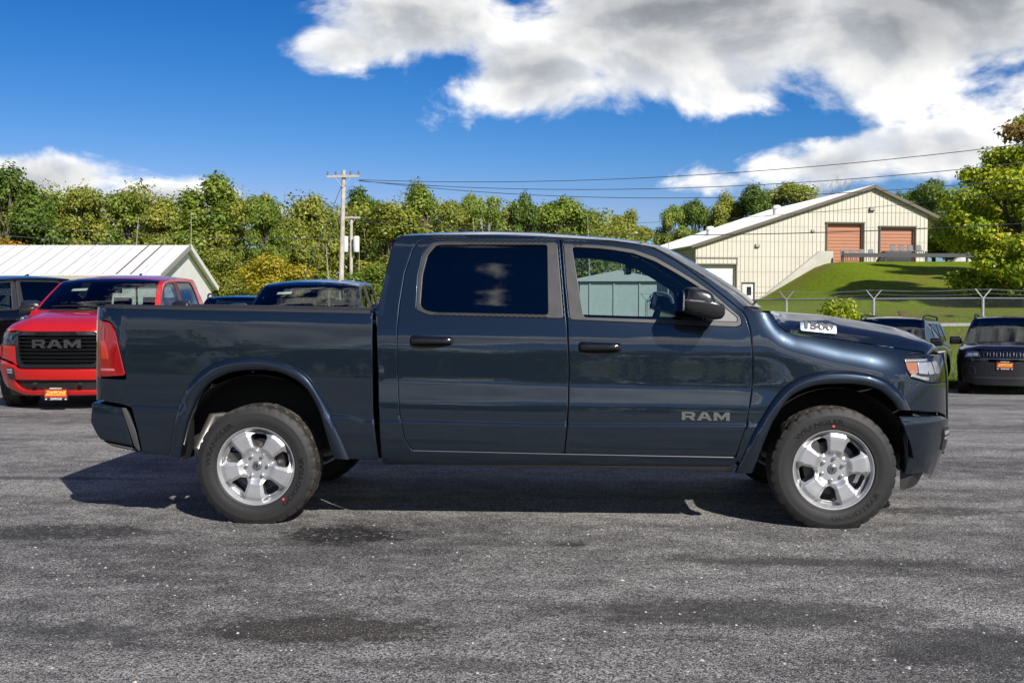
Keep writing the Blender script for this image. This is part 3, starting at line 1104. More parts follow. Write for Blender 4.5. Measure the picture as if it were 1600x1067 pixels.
names = ['leftmost', 'second', 'third', 'rightmost']
for k in range(4):
    seat_thing(12.2 + .82 * k, -2.6, .35, '%s grey chair of four before the left orange roll-up door' % names[k], 'grey chairs by the orange doors')
    seat_thing(16.75 + .78 * k, -2.4, .75, '%s grey chair of four before the right orange roll-up door' % names[k], 'grey chairs by the orange doors')
b = MB()
p = ground_at(bp_(16.4, -3.0, 0))
b.prism([(-1.35, 0), (1.35, 0), (1.35, 1.15), (-.9, 1.15), (-1.35, .35)], -.5, .5, lambda u, v, w: (p[0] + u, p[1] + w, p[2] + v))
tag(b.build('equipment_crate', mat('crate_black', (.028, .028, .03), .6), bevel=.03), 'low dark equipment box between the two orange doors', 'box')
for t, lab in ((22.4, 'rounded grey concrete block on the bank right of the orange doors'), (25.2, 'pale square concrete block at the right end of the guard rail')):
    p = ground_at(bp_(t, -3.2, 0))
    b = MB()
    if t < 24:
        b.prism([(-1.0, 0), (1.0, 0), (.6, .5), (.1, .72), (-.5, .55)], -.4, .4, lambda u, v, w: (p[0] + u, p[1] + w, p[2] + v))
    else:
        b.box((p[0], p[1], p[2] + .4), (.7, .6, .85))
    tag(b.build('concrete_block', mat('concrete_pale', (.48, .47, .44), .85, vary=.12, vscale=2), bevel=.05), lab, 'concrete block')
b = MB()
p = ground_at((13.72, 36.71, 1.34))
b.bar((p[0], p[1], p[2]), (p[0], p[1], p[2] + .55), .07)
b.box((p[0] + .05, p[1], p[2] + .55), (.22, .14, .16))
tag(b.build('standpipe', mat('rusty_iron', (.10, .05, .03), .8)), 'short rusty standpipe in the grass beyond the fence', 'pipe')

# ================================================================ white barn on the left
# camera-parallel frame: r to the right, d away
CR, CD = Vector((math.cos(R(2.4)), math.sin(R(2.4)), 0)), Vector((-math.sin(R(2.4)), math.cos(R(2.4)), 0))
cpt = lambda r, d, z: tuple(Vector((0, -7.925, 0)) + CR * r + CD * d + Vector((0, 0, z)))
barn = empty('white_barn', cpt(-15.2, 48, 0.1))
BB = Vector(barn.location)
bl = lambda r, d, z: tuple(Vector(cpt(r, d, z)) - BB)
bwhite = mat('barn_white', (.74, .74, .72), .6, vary=.05, vscale=1.5)
rm = bpl_m = bpy.data.materials.new('barn_roof_metal')
rm.use_nodes = True
Rn = NT(rm.node_tree)
ro_ = Rn.add('ShaderNodeTexCoord').outputs['Object']
streak = Rn.noise(Rn.vm('MULTIPLY', ro_, (2.6, .16, .16)), 1.0, 5, .7)
Rn.put(Rn.n['Principled BSDF'].inputs['Base Color'], Rn.mix(Rn.ramp(streak, .58, .72, 0, .7), (.70, .70, .685, 1), (.23, .21, .20, 1)))
Rn.n['Principled BSDF'].inputs['Roughness'].default_value = .5
E1, E2, RG = (47.6, 2.60), (56.8, 2.18), (52.0, 4.10)
L0, L1 = -41.0, -15.45
def barn_slab(name, a, b_, r0, r1, th, m_):
    m = MB()
    pts = [bl(r0, a[0], a[1]), bl(r1, a[0], a[1]), bl(r1, b_[0], b_[1]), bl(r0, b_[0], b_[1])]
    m.raw(pts + [(p[0], p[1], p[2] + th) for p in pts], [(0, 3, 2, 1), (4, 5, 6, 7), (0, 1, 5, 4), (1, 2, 6, 5), (2, 3, 7, 6), (3, 0, 4, 7)])
    return m.build(name, m_, barn)
near = barn_slab('roof', E1, RG, L0, L1 + .25, .09, rm)
barn_slab('roof', RG, E2, L0, L1 + .25, .09, rm)
sm = mat('seam_grey', (.42, .41, .40), .5)
rr2 = random.Random(4)
for r in np.arange(L0 + .3, L1, .62):
    m = MB()
    m.bar(bl(r, E1[0], E1[1] + .105), bl(r, RG[0], RG[1] + .105), .035 if rr2.random() < .6 else .06, .04)
    m.build('roof_seam', sm if rr2.random() < .75 else mat('seam_rust', (.13, .11, .10), .7), near)
m = MB()
m.raw([bl(L0, 48, 0), bl(L1, 48, 0), bl(L1, 48, 2.66), bl(L0, 48, 2.66)], [(0, 1, 2, 3)])
m.raw([bl(L1, 48, 0), bl(L1, 56.5, 0), bl(L1, 56.5, 2.25), bl(L1, 52, 4.05), bl(L1, 48, 2.7)], [(0, 1, 2, 3, 4)])
m.raw([bl(L0, 48, 0), bl(L0, 56.5, 0), bl(L0, 56.5, 2.25), bl(L0, 52, 4.05), bl(L0, 48, 2.7)], [(0, 1, 2, 3, 4)])
m.raw([bl(L0, 56.5, 0), bl(L1, 56.5, 0), bl(L1, 56.5, 2.25), bl(L0, 56.5, 2.25)], [(0, 1, 2, 3)])
m.build('wall', bwhite, barn)
m = MB()
m.bar(bl(L1 + .27, E1[0], E1[1] + .02), bl(L1 + .27, RG[0], RG[1] + .02), .05, .22)
m.build('fascia', mat('fascia_shaded', (.30, .29, .27), .6), barn)  # near rake: shade put into the colour as grey, far rake stays white
m = MB()
m.bar(bl(L1 + .27, RG[0], RG[1] + .02), bl(L1 + .27, E2[0], E2[1] + .02), .05, .22)
m.build('fascia', bwhite, barn)
m = MB()
m.bar(bl(L0, E1[0] - .03, E1[1] - .05), bl(L1 + .25, E1[0] - .03, E1[1] - .05), .05, .2)
m.build('gutter', mat('gutter_tan', (.36, .34, .26), .6), barn)
tag(barn, 'long low white barn with streaked metal roof behind the red truck', 'barn')

# low pale shed beyond the lot, seen through the truck's front window
shed = empty('storage_shed', ground_at((1.77, 32.21, 1.53)))
m = MB()
m.box((.35, 0, 1.15), (2.7, 2.6, 2.3))
m.build('wall', mat('shed_pale', (.33, .36, .34), .6, vary=.06), shed)
m = MB()
m.prism([(-1.15, 2.27), (1.85, 2.27), (1.85, 2.36), (.35, 2.66), (-1.15, 2.36)], -1.45, 1.45, lambda u, v, w: (u, w, v))
m.build('roof', mat('shed_roof', (.36, .37, .36), .6), shed)
for x in (-.65, .2, 1.1):
    m = MB()
    m.box((x, -1.32, 1.15), (.05, .06, 2.2))
    m.build('batten', mat('shed_batten', (.35, .36, .34), .6), shed)
tag(shed, 'small pale shed seen through the front side window of the blue truck', 'shed')

# ================================================================ chain-link fence with barbed-wire arms
PO = [(14.87, 17.94, 1.53), (13.02, 19.26, 1.54), (10.83, 20.57, 1.56), (8.45, 21.88, 1.55), (6.49, 23.60, 1.54), (4.64, 25.52, 1.53), (2.85, 27.65, 1.52)]
fence = empty('chain_link_fence', ground_at(PO[3]))
FL = Vector(fence.location)
galv = mat('galvanised_steel', (.46, .47, .47), .42, .7, vary=.1, vscale=8)
tops = []
for p in PO:
    base = Vector((p[0], p[1], g1(p[0], p[1]))) - FL
    top = Vector((p[0], p[1], p[2])) - FL
    tops.append((base, top))
alongs = [(tops[min(i + 1, len(tops) - 1)][1] - tops[max(i - 1, 0)][1]).normalized() for i in range(len(tops))]
for (b0, t0), al in zip(tops, alongs):
    m = MB()
    m.tube([b0 - Vector((0, 0, .3)), t0 + Vector((0, 0, .02))], .038, 10)
    m.build('post', galv, fence, smooth=True)
    perp = Vector((-al.y, al.x, 0)).normalized()
    for sgn in (-1, 1):
        m = MB()
        m.bar(t0, t0 + perp * sgn * .10 + al * sgn * .17 + Vector((0, 0, .24)), .035, .02)
        m.build('barb_arm', galv, fence)
for i in range(len(tops) - 1):
    m = MB()
    m.tube([tops[i][1], tops[i + 1][1]], .024, 8)
    m.build('top_rail', galv, fence, smooth=True)
    # woven wire
    b0, t0 = tops[i]
    b1, t1 = tops[i + 1]
    Ln = (t1 - t0).length
    Ht = 1.98
    m = MB()
    n = int(Ln / .062)
    kx = Ht / 1.0
    for k in range(-int(Ht / .062), n + 1):
        for sg in (1, -1):
            # diagonal from the bottom up, clipped to the bay
            u0, u1 = k * .062, k * .062 + Ht
            a0, a1 = max(0, u0), min(Ln, u1)
            if a1 - a0 < .05: continue
            v0, v1 = (a0 - u0) / Ht, (a1 - u0) / Ht
            if sg < 0: v0, v1 = 1 - v0, 1 - v1
            pt = lambda u, v: t0.lerp(t1, u / Ln) - Vector((0, 0, Ht * (1 - v) + .02))
            pa, pb = pt(a0, v0), pt(a1, v1)
            d = (pb - pa).normalized()
            w = d.cross(Vector((0, 1, 0))).normalized() * .0024
            y_ = Vector((0, -.0024, 0))
            m.raw([pa + w, pa - w * .5 + y_, pa - w * .5 - y_, pb + w, pb - w * .5 + y_, pb - w * .5 - y_], [(0, 1, 4, 3), (1, 2, 5, 4), (2, 0, 3, 5)])
    o = m.build('chain_link_mesh', galv, fence, fixn=False)
    o['kind'] = 'stuff'
    for sgn, hh in ((-1, .24), (1, .24), (-1, .13)):
        m = MB()
        pp = Vector((-alongs[i].y, alongs[i].x, 0)).normalized()
        off = pp * sgn * .10 * hh / .24 + alongs[i] * sgn * .17 * hh / .24 + Vector((0, 0, hh))
        q = [tops[i][1].lerp(tops[i + 1][1], f) + off - Vector((0, 0, .05 * 4 * f * (1 - f))) for f in np.linspace(0, 1, 7)]
        m.tube(q, .004, 4)
        m.build('barbed_wire', galv, fence)
tag(fence, 'galvanised chain-link fence with V-shaped barbed wire arms behind the black cars', 'fence')

# ================================================================ poles and wires
wood = mat('pole_wood', (.40, .36, .31), .85, vary=.25, vscale=3, bump=.5, bscale=10)
wood2 = mat('crossarm_wood', (.34, .31, .27), .85, vary=.2)
insul = mat('insulator_brown', (.16, .12, .10), .3)
wirem = mat('wire_dark', (.055, .055, .058), .6)


def pole(name, base, top, r0, r1, arm, armz, lab, extra=None):
    b0 = (base[0], base[1], g1(base[0], base[1]))
    e = empty(name, b0)
    tp = Vector(top) - Vector(b0)
    MB().tube([(0, 0, -.3), tuple(tp * .5), tuple(tp)], [r0, (r0 + r1) / 2, r1], 12).build('shaft', wood, e, smooth=True)
    c = tp * ((tp.z + armz) / tp.z)
    m = MB()
    m.bar(c - Vector(arm) - Vector((0, .16, 0)), c + Vector(arm) - Vector((0, .16, 0)), .10, .12)
    ca = m.build('crossarm', wood2, e)
    for f in (-.95, -.45, .45, .95):
        m = MB()
        q = c + Vector(arm) * f + Vector((0, -.16, .06))
        m.lathe([(0, .20), (.05, .17), (.035, .12), (.055, .08), (.02, .0)], 8, 'z', c=tuple(q))
        m.build('insulator', insul, ca, smooth=True)
    for f in (-.5, .5):
        m = MB()
        m.bar(c + Vector((0, -.17, -.55)), c + Vector(arm) * f + Vector((0, -.17, -.03)), .03, .02)
        m.build('brace', galv, ca)
    tag(e, lab, 'utility pole', 'utility poles')
    return e, c + Vector(b0)


p1, c1_ = pole('utility_pole', (-10.93, 46.74, 2.54), (-10.73, 46.93, 8.11), .145, .10, (.80, .10, .02), -.33, 'tall weathered utility pole with crossarm behind the grey truck')
p2, c2_ = pole('utility_pole', (-13.97, 65.65, 2.93), (-13.93, 65.80, 7.32), .14, .10, (.62, .1, 0), -.10, 'shorter utility pole with transformer cans, right of the tall pole')
for dx in (-.34, .42):
    m = MB()
    q = Vector((-13.95, 65.73, 5.38)) - Vector(p2.location)
    m.lathe([(0, .60), (.19, .57), (.21, .52), (.21, -.42), (.19, -.48), (0, -.48)], 16, 'z', c=(q.x + dx, q.y - .3, q.z))
    m.build('transformer', mat('transformer_grey', (.58, .60, .62), .45), p2, smooth=True)
p3, c3_ = pole('utility_pole', (23.93, 35.14, 1.54), (23.92, 35.39, 8.64), .17, .12, (.3, .8, 0), -.3, 'utility pole beyond the right edge that the wires run to')


def wire(name, a, b_, sag, lab, r=.016, n=28, group='overhead wires', cat='wire'):
    a, b_ = Vector(a), Vector(b_)
    pts = [a.lerp(b_, t) - Vector((0, 0, 4 * sag * t * (1 - t))) for t in np.linspace(0, 1, n)]
    o = MB().tube([tuple(p - a) for p in pts], r, 5).build(name, wirem, None, smooth=True, loc=tuple(a))
    tag(o, lab, cat, group)
    return o


AP = (-9.94, 46.95, 7.63)
wire('overhead_wire', AP, (23.92, 35.38, 8.39), .85, 'uppermost of the three dark wires from the tall pole to the right')
wire('overhead_wire', (-10.01, 47.15, 7.59), (23.98, 35.45, 7.62), 1.0, 'middle of the three dark wires from the tall pole to the right')
wire('overhead_wire', (-9.97, 46.75, 7.58), (23.81, 35.12, 6.90), 1.15, 'lowest of the three dark wires from the tall pole to the right')
wire('overhead_wire', (-13.80, 65.80, 7.02), (24.10, 35.57, 4.92), .9, 'thicker cable crossing in front of the orange doors', r=.022)
wire('overhead_wire', (-13.88, 66.00, 7.17), (24.27, 35.93, 6.55), 1.1, 'thin cable crossing the cream gable below its peak', r=.011)
wire('overhead_wire', (-14.77, 65.82, 5.86), (-31.27, 42.99, 5.81), .5, 'upper pale wire running left in front of the trees', r=.016)
wire('overhead_wire', (-14.81, 65.99, 5.27), (-31.39, 43.17, 5.22), .5, 'lower pale wire running left in front of the trees', r=.016)
wire('guy_wire', (-10.84, 46.90, 7.35), (-12.24, 43.66, 2.02), 0.0, 'longer guy wire slanting down left from the tall pole', r=.018, n=3, group='guy wires of the tall pole', cat='guy wire')
wire('guy_wire', (-10.83, 46.86, 6.06), (-12.10, 44.67, 2.03), 0.0, 'shorter guy wire slanting down left from the tall pole', r=.016, n=3, group='guy wires of the tall pole', cat='guy wire')

# ================================================================ trees
def leaf_mat(name, ca, cb, cc=None):
    mt = bpy.data.materials.new(name)
    mt.use_nodes = True
    L = NT(mt.node_tree)
    L.n.remove(L.n['Principled BSDF'])
    geo = L.add('ShaderNodeNewGeometry')
    rv = geo.outputs['Random Per Island']
    ob = L.add('ShaderNodeTexCoord').outputs['Object']
    oi = L.add('ShaderNodeObjectInfo').outputs['Random']
    nz = L.noise(L.vm('ADD', ob, L.vm('SCALE', (7, 3, 5), oi)), .55, 4, .6)
    f = L.m('ADD', L.m('MULTIPLY', rv, .55), L.ramp(nz, .35, .65, -.05, .5))
    c = L.mix(f, ca, cb)
    if cc:
        c = L.mix(L.m('MULTIPLY', L.ramp(L.noise(ob, .9, 3, .6), .56, .68), L.ramp(rv, .3, .6)), c, cc)
    df = L.add('ShaderNodeBsdfDiffuse')
    L.put(df.inputs[0], c)
    tl = L.add('ShaderNodeBsdfTranslucent')
    L.put(tl.inputs[0], L.vm('MULTIPLY', c, (1.15, 1.25, .7)))
    gl = L.add('ShaderNodeBsdfGlossy')
    gl.inputs['Roughness'].default_value = .42
    L.put(gl.inputs[0], (.5, .5, .5))
    m1 = L.add('ShaderNodeMixShader')
    m1.inputs[0].default_value = .36
    L.l.new(df.outputs[0], m1.inputs[1])
    L.l.new(tl.outputs[0], m1.inputs[2])
    m2 = L.add('ShaderNodeMixShader')
    m2.inputs[0].default_value = .035
    L.l.new(m1.outputs[0], m2.inputs[1])
    L.l.new(gl.outputs[0], m2.inputs[2])
    L.l.new(m2.outputs[0], L.n['Material Output'].inputs['Surface'])
    MATS[name] = mt
    return mt


LM = {'green': leaf_mat('leaf_green', (0.102, 0.169, 0.024, 1), (0.282, 0.345, 0.050, 1), (0.396, 0.373, 0.060, 1)),
      'dark': leaf_mat('leaf_dark', (0.066, 0.124, 0.024, 1), (0.174, 0.243, 0.040, 1)),
      'olive': leaf_mat('leaf_olive', (0.144, 0.186, 0.030, 1), (0.360, 0.367, 0.060, 1), (0.456, 0.384, 0.070, 1)),
      'yellow': leaf_mat('leaf_yellow', (0.264, 0.249, 0.030, 1), (0.552, 0.452, 0.045, 1), (0.552, 0.350, 0.040, 1)),
      'orange': leaf_mat('leaf_orange', (0.360, 0.215, 0.030, 1), (0.600, 0.328, 0.040, 1)),
      'maple': leaf_mat('leaf_maple', (0.144, 0.237, 0.018, 1), (0.480, 0.497, 0.032, 1), (0.720, 0.565, 0.040, 1)),
      'rust': leaf_mat('leaf_rust', (0.204, 0.141, 0.040, 1), (0.348, 0.215, 0.060, 1))}
bark = mat('bark_brown', (.115, .095, .075), .9, vary=.3, vscale=4, bump=.6, bscale=8)
birch = mat('bark_pale', (.50, .48, .43), .8, vary=.3, vscale=3)


def leaves(centres, n, size, seed, gap=.0, droop=.0):
    """many small bent leaf blades through a set of ellipsoid lobes (cx,cy,cz,rx,ry,rz,weight)"""
    r_ = np.random.default_rng(seed)
    C_ = np.array(centres, float)
    wts = C_[:, 6] / C_[:, 6].sum()
    idx = r_.choice(len(C_), n, p=wts)
    u = r_.normal(size=(n, 3))
    u /= np.linalg.norm(u, axis=1, keepdims=True)
    rad = np.clip(r_.random(n) ** .42 * (1 + .16 * r_.normal(size=n)), 0, 1.35)
    p = C_[idx, :3] + u * C_[idx, 3:6] * rad[:, None]
    # clump: pull towards random twig points
    tw = p[r_.choice(n, max(8, n // 14))]
    near_ = r_.choice(len(tw), n)
    nrm = u * .95 + r_.normal(size=(n, 3)) * .50 + np.array([0, 0, .40])
    nrm /= np.linalg.norm(nrm, axis=1, keepdims=True)
    t1 = np.cross(nrm, r_.normal(size=(n, 3)))
    t1 /= np.linalg.norm(t1, axis=1, keepdims=True)
    t2 = np.cross(nrm, t1)
    s = size * (.55 + .9 * r_.random(n))[:, None]
    a = p - t1 * s * .55
    b = p + t2 * s * .34 + nrm * s * .10
    c = p + t1 * s * .60
    d = p - t2 * s * .34 + nrm * s * .10
    V = np.stack([a, b, c, d], 1).reshape(-1, 3)
    k = np.arange(n) * 4
    Fq = np.stack([k, k + 1, k + 2, k + 3], 1)
    return V, Fq


def np_mesh(name, V, Fq):
    me = bpy.data.meshes.new(name)
    n = len(Fq)
    me.vertices.add(len(V))
    me.vertices.foreach_set('co', V.astype(np.float32).ravel())
    me.loops.add(n * 4)
    me.loops.foreach_set('vertex_index', Fq.astype(np.int32).ravel())
    me.polygons.add(n)
    me.polygons.foreach_set('loop_start', np.arange(n, dtype=np.int32) * 4)
    me.update(calc_edges=True)
    return me


def lobes_for(kind, seed):
    r_ = random.Random(seed)
    out = []
    if kind == 'round':
        for k in range(36):
            z = r_.uniform(1.8, 8.9)
            rr = 2.6 * math.sin(math.pi * min(1, max(.10, (z + .2) / 10.2))) ** .7
            a = r_.uniform(0, 6.28)
            q = rr * r_.uniform(.3, 1.12)
            s = r_.uniform(.45, 1.15)
            out.append((q * math.cos(a), q * math.sin(a), z, s * 1.1, s * 1.1, s * .85, s ** 2))
        out.append((0, 0, 9.0, .9, .9, .9, .9))
    elif kind == 'tall':
        for k in range(16):
            z = r_.uniform(2.8, 9.4)
            rr = 1.5 * (1 - abs(z - 5.5) / 6.5)
            a = r_.uniform(0, 6.28)
            s = r_.uniform(.55, 1.0)
            out.append((rr * math.cos(a), rr * math.sin(a), z, s, s, s * 1.15, s ** 2))
    elif kind == 'sparse':
        for k in range(13):
            z = r_.uniform(4.0, 9.5)
            a = r_.uniform(0, 6.28)
            q = r_.uniform(.3, 1.7)
            s = r_.uniform(.4, .8)
            out.append((q * math.cos(a), q * math.sin(a), z, s * 1.2, s * 1.2, s * .75, s ** 2))
    elif kind == 'shrub':
        for k in range(18):
            a = r_.uniform(0, 6.28)
            q = r_.uniform(0, 2.9)
            z = r_.uniform(1.0, 8.2 - q * 1.1)
            s = r_.uniform(.8, 1.45)
            out.append((q * math.cos(a), q * math.sin(a), z, s * 1.1, s * 1.1, s, s ** 2))
    return out


def wood_mesh(name, lobes, seed, r0=.20, forks=True, twig=True):
    r_ = random.Random(seed)
    m = MB()
    sway = [(0, 0, -.4), (r_.uniform(-.1, .1), r_.uniform(-.1, .1), 2.2), (r_.uniform(-.25, .25), r_.uniform(-.25, .25), 5.0), (r_.uniform(-.3, .3), r_.uniform(-.3, .3), 8.4)]
    m.tube(sway, [r0, r0 * .8, r0 * .5, r0 * .15], 8)
    for (x, y, z, rx, ry, rz, w) in lobes:
        zb = max(1.2, z * r_.uniform(.45, .7))
        t = min(1, zb / 8.4)
        sx = np.interp(zb, [p[2] for p in sway], [p[0] for p in sway])
        sy = np.interp(zb, [p[2] for p in sway], [p[1] for p in sway])
        mid = ((sx + x) / 2 + r_.uniform(-.15, .15), (sy + y) / 2 + r_.uniform(-.15, .15), zb + (z - zb) * .6)
        m.tube([(sx, sy, zb), mid, (x, y, z + rz * .3)], [r0 * .38, r0 * .24, r0 * .06], 5)
        if twig:
            for q in range(3):
                u = Vector((r_.gauss(0, 1), r_.gauss(0, 1), r_.gauss(.4, 1))).normalized()
                e = (x + u.x * rx * .95, y + u.y * ry * .95, z + u.z * rz * .95)
                m.tube([mid, ((mid[0] + e[0]) / 2, (mid[1] + e[1]) / 2, (mid[2] + e[2]) / 2 + .1), e], [r0 * .14, r0 * .09, r0 * .03], 4, caps=False)
    return m.mesh(name, True, fixn=False)


PROTO = {}
for kind, cnt, nl, sz in (('round', 6, 27000, .20), ('tall', 2, 15000, .19), ('sparse', 2, 6000, .18), ('shrub', 2, 27000, .20)):
    for k in range(cnt):
        lb = lobes_for(kind, 100 + k * 7 + len(kind))
        V, Fq = leaves(lb, nl, sz, 40 + k)
        PROTO[(kind, k)] = (np_mesh('crown', V, Fq), wood_mesh('trunk', lb, 9 + k, .20 if kind != 'shrub' else .12))


def tree(name, px_pos, top, width, kind, k, col, lab, group='trees of the wood', barkm=None, rz=0.0, cat='tree'):
    """top: z of the crown's top, width: crown width in metres"""
    x, y = px_pos
    z0 = g1(x, y)
    H = top - z0
    e = empty(name, (x, y, z0), rz)
    cm, tm = PROTO[(kind, k)]
    wf = {'round': 7.2, 'tall': 4.2, 'sparse': 4.8, 'shrub': 7.6}[kind]
    sc = (width / wf, width / wf * .9, H / 9.9)
    link_mesh('trunk', tm, barkm or bark, e, scale=sc)
    link_mesh('crown', cm, LM[col], e, scale=sc)
    tag(e, lab, cat, group)
    return e


TR = [  # px centre, px top, px width, depth, kind, proto, colour, label
    (18, 256, 125, 84, 'round', 5, 'dark', 'tallest dark green tree at the far left edge'),
    (92, 300, 80, 88, 'round', 4, 'green', 'rounded green tree just right of the tall left-edge tree'),
    (135, 291, 92, 86, 'round', 3, 'olive', 'olive green tree rising over the left half of the barn roof'),
    (205, 297, 90, 88, 'round', 2, 'green', 'mid green tree above the middle of the barn roof'),
    (258, 306, 84, 85, 'round', 1, 'olive', 'yellowish green tree above the right part of the barn roof'),
    (326, 277, 74, 86, 'tall', 0, 'green', 'tall open tree with a lone tuft on top right of the barn'),
    (368, 300, 56, 92, 'sparse', 0, 'rust', 'thin brownish tree right of the tall tufted tree'),
    (414, 302, 66, 84, 'round', 0, 'green', 'darker green tree above the yellow shrub'),
    (345, 366, 96, 74, 'shrub', 0, 'olive', 'light green bushy tree beside the barn gable'),
    (438, 372, 112, 70, 'shrub', 1, 'yellow', 'golden yellow bushy tree left of the tall utility pole'),
    (492, 303, 84, 86, 'round', 5, 'olive', 'yellow-green tree left of the tall utility pole top'),
    (560, 292, 84, 92, 'round', 4, 'dark', 'dark green tree directly behind the tall utility pole'),
    (608, 320, 84, 84, 'tall', 1, 'olive', 'yellow-green tree rising above the rear corner of the truck cab'),
    (590, 395, 90, 72, 'shrub', 0, 'green', 'bushy green tree beside the rear corner of the truck cab'),
    (664, 288, 52, 88, 'tall', 0, 'green', 'slender tall tree above the rear of the truck roof'),
    (708, 312, 72, 86, 'round', 3, 'olive', 'low pale green tree above the rear window of the cab'),
    (737, 302, 52, 90, 'round', 2, 'green', 'small round tree left of the white-stemmed birch'),
    (762, 296, 44, 84, 'sparse', 1, 'green', 'white-stemmed birch with thin crown above the truck roof'),
    (790, 318, 46, 86, 'sparse', 0, 'olive', 'sparse pale-stemmed tree right of the birch'),
    (820, 300, 66, 86, 'round', 1, 'dark', 'full dark green tree above the middle of the truck roof'),
    (880, 307, 92, 88, 'round', 0, 'green', 'broad light green tree above the front door of the truck'),
    (925, 328, 62, 100, 'round', 5, 'olive', 'low sloping tree right of the broad light green tree'),
    (985, 327, 66, 118, 'round', 4, 'olive', 'small round tree standing alone left of the building roof'),
    (1050, 320, 52, 126, 'round', 3, 'green', 'leftmost small tree peeping over the building roof'),
    (1086, 311, 60, 128, 'round', 2, 'dark', 'second tree from the left behind the building roof'),
    (1132, 300, 66, 130, 'round', 1, 'olive', 'third tree from the left behind the building roof'),
    (1172, 291, 50, 128, 'tall', 1, 'dark', 'narrow dark tree left of the taller roof vent'),
    (1232, 285, 92, 130, 'round', 0, 'olive', 'broad yellow-green tree right of the taller roof vent'),
    (1405, 300, 86, 128, 'round', 5, 'dark', 'dark tree just right of the gable peak'),
    (1458, 280, 82, 116, 'round', 4, 'dark', 'dark green tree between the gable and the big maple'),
    (1478, 330, 110, 112, 'shrub', 0, 'dark', 'dense dark tree filling the gap behind the canopy end'),
    (1530, 300, 120, 118, 'round', 3, 'dark', 'dark tree half hidden behind the big maple'),
    (8, 345, 120, 72, 'shrub', 1, 'orange', 'orange-tinted bushy tree above the left end of the barn roof'),
]
rt = random.Random(3)
for (px, ty, w, dep, kind, k, col, lab) in TR:
    r = (px - 800) / 1715.0 * dep
    c = cpt(r, dep, 0)
    top = 1.416 + (475 - ty) / 1715.0 * dep * 1.0
    tree('tree' if kind != 'sparse' else 'slender_tree', c[:2], top, w / 1715.0 * dep * 1.55, kind, k, col, lab,
         barkm=birch if kind in ('sparse',) or 'birch' in lab else None, rz=rt.uniform(0, 6.28))

# leafless tree behind the gable peak
c = cpt((1312 - 800) / 1715 * 120, 120, 0)
e = empty('bare_tree', (c[0], c[1], g1(c[0], c[1])))
m = MB()
rb_ = random.Random(8)


def branch(p, d, L, r, lev):
    q = p + d * L
    mid_ = p + d * L * .5 + Vector((rb_.gauss(0, .05), rb_.gauss(0, .05), .03)) * L
    m.tube([tuple(p), tuple(mid_), tuple(q)], [r, r * .8, r * .55], 5 if lev < 3 else 3, caps=False)
    if lev >= 5: return
    for k in range(3 if lev < 4 else 4):
        ax = Vector((rb_.gauss(0, 1), rb_.gauss(0, 1), rb_.gauss(0, .5)))
        nd = (d + ax.normalized() * rb_.uniform(.45, .8) + Vector((0, 0, .12))).normalized()
        branch(p.lerp(q, rb_.uniform(.65, 1.0)), nd, L * rb_.uniform(.58, .78), r * .55, lev + 1)


branch(Vector((0, 0, -.3)), Vector((0, 0, 1)), 6.0, .20, 0)
sk = m.mesh('branches', True, fixn=False)
zmax = max(v.co.z for v in sk.vertices)
H = 1.416 + (475 - 271) / 1715 * 120 - g1(c[0], c[1])
link_mesh('branches', sk, mat('bark_grey', (.20, .185, .165), .9), e, scale=(H / zmax,) * 3)
tag(e, 'leafless grey tree rising behind the gable peak of the building', 'tree')

# the big maple on the right
lbm = []
rm_ = random.Random(21)
for k in range(64):
    z = rm_.uniform(.5, 9.6)
    rr = 4.2 * math.sin(math.pi * min(1, max(.12, (z + 1.9) / 12.2))) ** .75
    a = rm_.uniform(0, 6.28)
    q = rr * rm_.uniform(.35, 1.0)
    s = rm_.uniform(.65, 1.25)
    lbm.append((q * math.cos(a), q * math.sin(a), z, s * 1.1, s * 1.1, s * .75, s ** 2))
lbm += [(.3, 0, 10.3, .8, .8, .7, .8), (1.4, .4, 10.9, .7, .7, .7, .6)]
MD = 62.0
c = cpt((1592 - 800) / 1715 * MD, MD, 0)
zg = g1(c[0], c[1])
mp = empty('maple_tree', (c[0], c[1], zg))
Hm = 1.416 + (475 - 168) / 1715 * MD - zg
sc = (1.0, 1.0, Hm / 11.4)
V, Fq = leaves(lbm, 70000, .19, 77)
link_mesh('crown', np_mesh('crown', V, Fq), LM['maple'], mp, scale=sc)
V, Fq = leaves([(1.4, .3, 10.6, 1.0, 1.0, .9, 1), (-.2, -.3, 9.9, 1.2, 1.2, .6, .6)], 1300, .24, 78)
link_mesh('reddish_top', np_mesh('reddish_top', V, Fq), LM['rust'], mp, scale=sc)
link_mesh('trunk', wood_mesh('trunk', lbm, 5, .28), bark, mp, scale=sc)
tag(mp, 'big yellow-green maple with reddish top on the bank at the right edge', 'tree')

mp2 = copy_tree(mp)
c = cpt((1655 - 800) / 1715 * 71, 71, 0)
mp2.location = (c[0], c[1], g1(c[0], c[1]))
mp2.rotation_euler = (0, 0, 2.1)
mp2['label'] = 'second maple behind the big one, cut off by the right edge'
mp['group'] = mp2['group'] = 'maples on the bank'

# bush by the fence
c = cpt((1318 - 800) / 1715 * 28.2, 28.2, 0)
lbs = [(rm_.uniform(-.62, .5), rm_.uniform(-.3, .3), rm_.uniform(.35, 2.05), .28, .28, .25, 1) for _ in range(30)]
e = empty('bush', (c[0], c[1], g1(c[0], c[1])))
V, Fq = leaves(lbs, 3600, .085, 5)
link_mesh('foliage', np_mesh('foliage', V, Fq), LM['maple'], e)
m = MB()
for (x, y, z, *_r) in lbs:
    m.tube([(0, 0, -.1), (x * .5, y * .5, z * .6), (x, y, z)], [.02, .014, .005], 4, caps=False)
m.build('stems', bark, e)
tag(e, 'leafy green bush growing against the chain-link fence', 'bush')

